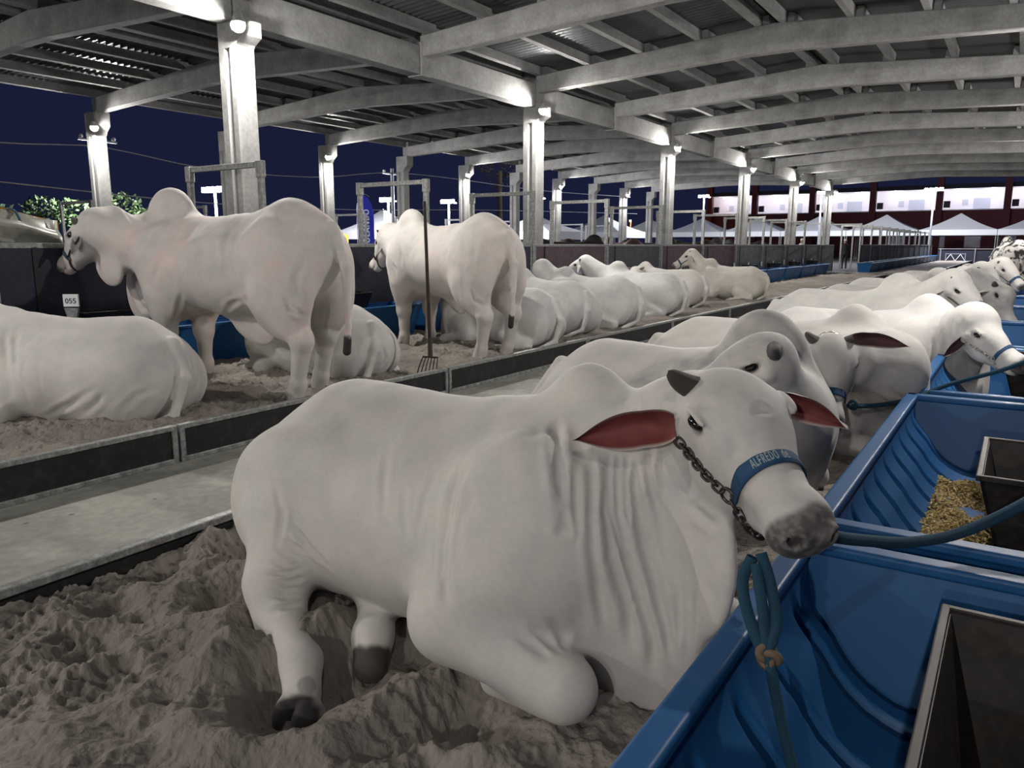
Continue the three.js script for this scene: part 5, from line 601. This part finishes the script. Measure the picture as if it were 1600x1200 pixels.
floodPole('floodlight on a pole left of the maroon building', -24.9, 70, 5.75, 3, 330); floodPole('big floodlight in front of the maroon building galleries', -6.3, 70, 5.65, 4, 380); floodPole('floodlight between tents and gallery in the middle distance', -14.7, 70, 5.7, 2, 260);
floodPole('small orange street lamp in the distance between the columns', -45, 98, 4.6, 1, 60, 0xff9a3c); floodPole('pale street lamp high in the distance between the columns', -45, 112, 6.2, 1, 80, 0xfff1cf); floodPole('small pale street lamp low in the distance', -45, 74, 4.2, 1, 60, 0xfff1cf);
// overhead cables between two wooden posts
{ const cable = (label, pts) => { const t = thing('overhead_cable', label, 'cable'); part('wire', tube(pts.map(([x, y, a]) => V(x, y, A(a))), 0.022, 60, 5), M_pole, t); };
  cable('upper overhead cable crossing the night sky behind the outer columns', [[-26, 4.35, 7], [-26, 4.5, 12], [-26, 4.66, 14.6], [-26, 4.3, 18.5], [-26, 4.35, 24], [-26, 4.9, 29], [-27, 5.0, 45], [-28, 5.4, 60]]);
  cable('lower overhead cable crossing the night sky behind the outer columns', [[-26, 3.5, 8], [-26, 3.33, 11.5], [-26, 3.15, 15], [-26, 3.02, 18.5], [-26, 3.05, 26], [-26, 3.4, 36], [-27, 4.0, 60]]);
  for (const [i, a] of [14.6, 29, 60].entries()) { const t = thing('utility_post', ['utility post hidden behind the first outer column carrying the cables', 'slim utility post with insulators right of the third outer column', 'far utility post carrying the overhead cables'][i], 'post', [-26 - (i === 2 ? 2 : 0), 0, A(a)]); part('post', cyl(V(0, 0, 0), V(0, i === 2 ? 5.6 : 5.1, 0), 0.1, 0.08, 8), M_pole, t); part('crossarm', bx(0.08, 0.06, 1.3, 0, i === 2 ? 5.4 : 4.85, 0), M_pole, t); for (const s of [-1, 1]) part('insulator', new THREE.SphereGeometry(0.07, 8, 6).translate(0, i === 2 ? 5.5 : 4.95, s * 0.55), M_white, t); } }
// trees
function tree(label, x, a, h, crown, n, seed, col, trunk = 0.12) { const r = rng(seed), t = thing('tree', label, 'tree', [x, 0, A(a)]); part('trunk', tube([V(0, 0, 0), V(0.05, h * 0.3, 0.04), V(-0.05, h * 0.55, 0), V(0, h * 0.8, 0.05)], trunk, 16, 8), new THREE.MeshStandardMaterial({ color: 0x4d4033, roughness: 0.9 }), t);
  const leaf = new THREE.BufferGeometry(); leaf.setAttribute('position', new THREE.Float32BufferAttribute([0, 0, 0, 0.5, 0.12, 0.32, 0, 0.22, 1, -0.5, 0.12, 0.32, 0, 0.02, 0.5], 3)); leaf.setIndex([0, 1, 4, 1, 2, 4, 2, 3, 4, 3, 0, 4]); leaf.computeVertexNormals();
  const m = new THREE.InstancedMesh(leaf, new THREE.MeshStandardMaterial({ color: col, roughness: 0.7, side: THREE.DoubleSide }), n), q = new THREE.Quaternion(), M4 = new THREE.Matrix4(); for (let i = 0; i < n; i++) { const c = crown[Math.floor(r() * crown.length)], u = r() * 2 - 1, w = r() * 6.283, s = Math.sqrt(1 - u * u), k = 0.55 + 0.45 * Math.cbrt(r()); q.setFromEuler(new THREE.Euler(r() * 6.28, r() * 6.28, r() * 6.28)); const z = 0.14 + 0.12 * r(); M4.compose(V(c[0] + s * Math.cos(w) * c[3] * k, c[1] + u * c[3] * k * 0.8, c[2] + s * Math.sin(w) * c[3] * k), q, V(z * 0.6, z, z)); m.setMatrixAt(i, M4); m.setColorAt(i, new THREE.Color().setScalar(0.7 + 0.6 * r())); }
  m.name = 'foliage'; m.userData.kind = 'stuff'; m.castShadow = m.receiveShadow = true; t.add(m); return t; }
tree('bushy green tree lit by floodlights behind the standing bull\'s head', -31, 16.4, 2.9, [[0, 2.6, 0, 0.75], [0.2, 2.9, -1.6, 0.8], [0.1, 2.4, -2.7, 0.7], [-0.2, 2.7, 1.2, 0.7], [0, 2.4, -3.6, 0.55]], 1500, 3, 0x2f441a); tree('dark low tree further left beyond the tarpaulin', -34, 13.2, 3, [[0, 2.6, 0, 1.1], [0, 2.6, 1.6, 0.9], [0, 2.4, -1.5, 0.8]], 1200, 5, 0x2f4426);
tree('tall bare-trunked tree dim against the night sky', -40, 59, 10, [[0, 7.6, 0, 1.4], [-0.6, 8.4, 1.5, 0.8], [0.4, 8.2, -0.8, 0.9]], 500, 7, 0x3a2f24, 0.22);
// feather flag
{ const t = thing('feather_flag', 'blue feather flag with white lettering beyond the fence', 'flag', [-24, 0, A(25.0)], 0.62);
  part('pole', tube([V(-0.36, 0, 0), V(-0.36, 2.6, 0), V(-0.3, 3.3, 0), V(-0.05, 3.62, 0), V(0.2, 3.5, 0)], 0.018, 40, 6), M_pole, t);
  const s = new THREE.Shape(); s.moveTo(-0.34, 1.3); s.lineTo(0.36, 1.15); s.lineTo(0.36, 2.7); s.bezierCurveTo(0.36, 3.2, 0.1, 3.55, -0.1, 3.58); s.bezierCurveTo(-0.28, 3.5, -0.34, 3.2, -0.34, 2.7); s.lineTo(-0.34, 1.3); const g = new THREE.ExtrudeGeometry(s, { depth: 0.006, bevelEnabled: false });
  part('cloth', g, new THREE.MeshStandardMaterial({ color: 0x2a35c0, roughness: 0.7 }), t);
  const tex = labelTexture(512, 128, (c, w, h) => { c.fillStyle = '#2a35c0'; c.fillRect(0, 0, w, h); c.fillStyle = '#f2f3ff'; c.font = 'bold 104px sans-serif'; c.textAlign = 'center'; c.textBaseline = 'middle'; c.fillText('ROLANDO', w / 2, h / 2 + 4); });
  const p = part('lettering', new THREE.PlaneGeometry(1.72, 0.42), new THREE.MeshStandardMaterial({ map: tex, roughness: 0.7 }), t); p.position.set(0.02, 2.15, 0.012); p.rotation.z = Math.PI / 2; }

scene.traverse((o) => { if (o.isMesh) { o.castShadow = true; o.receiveShadow = true; } });
renderer.render(scene, camera);
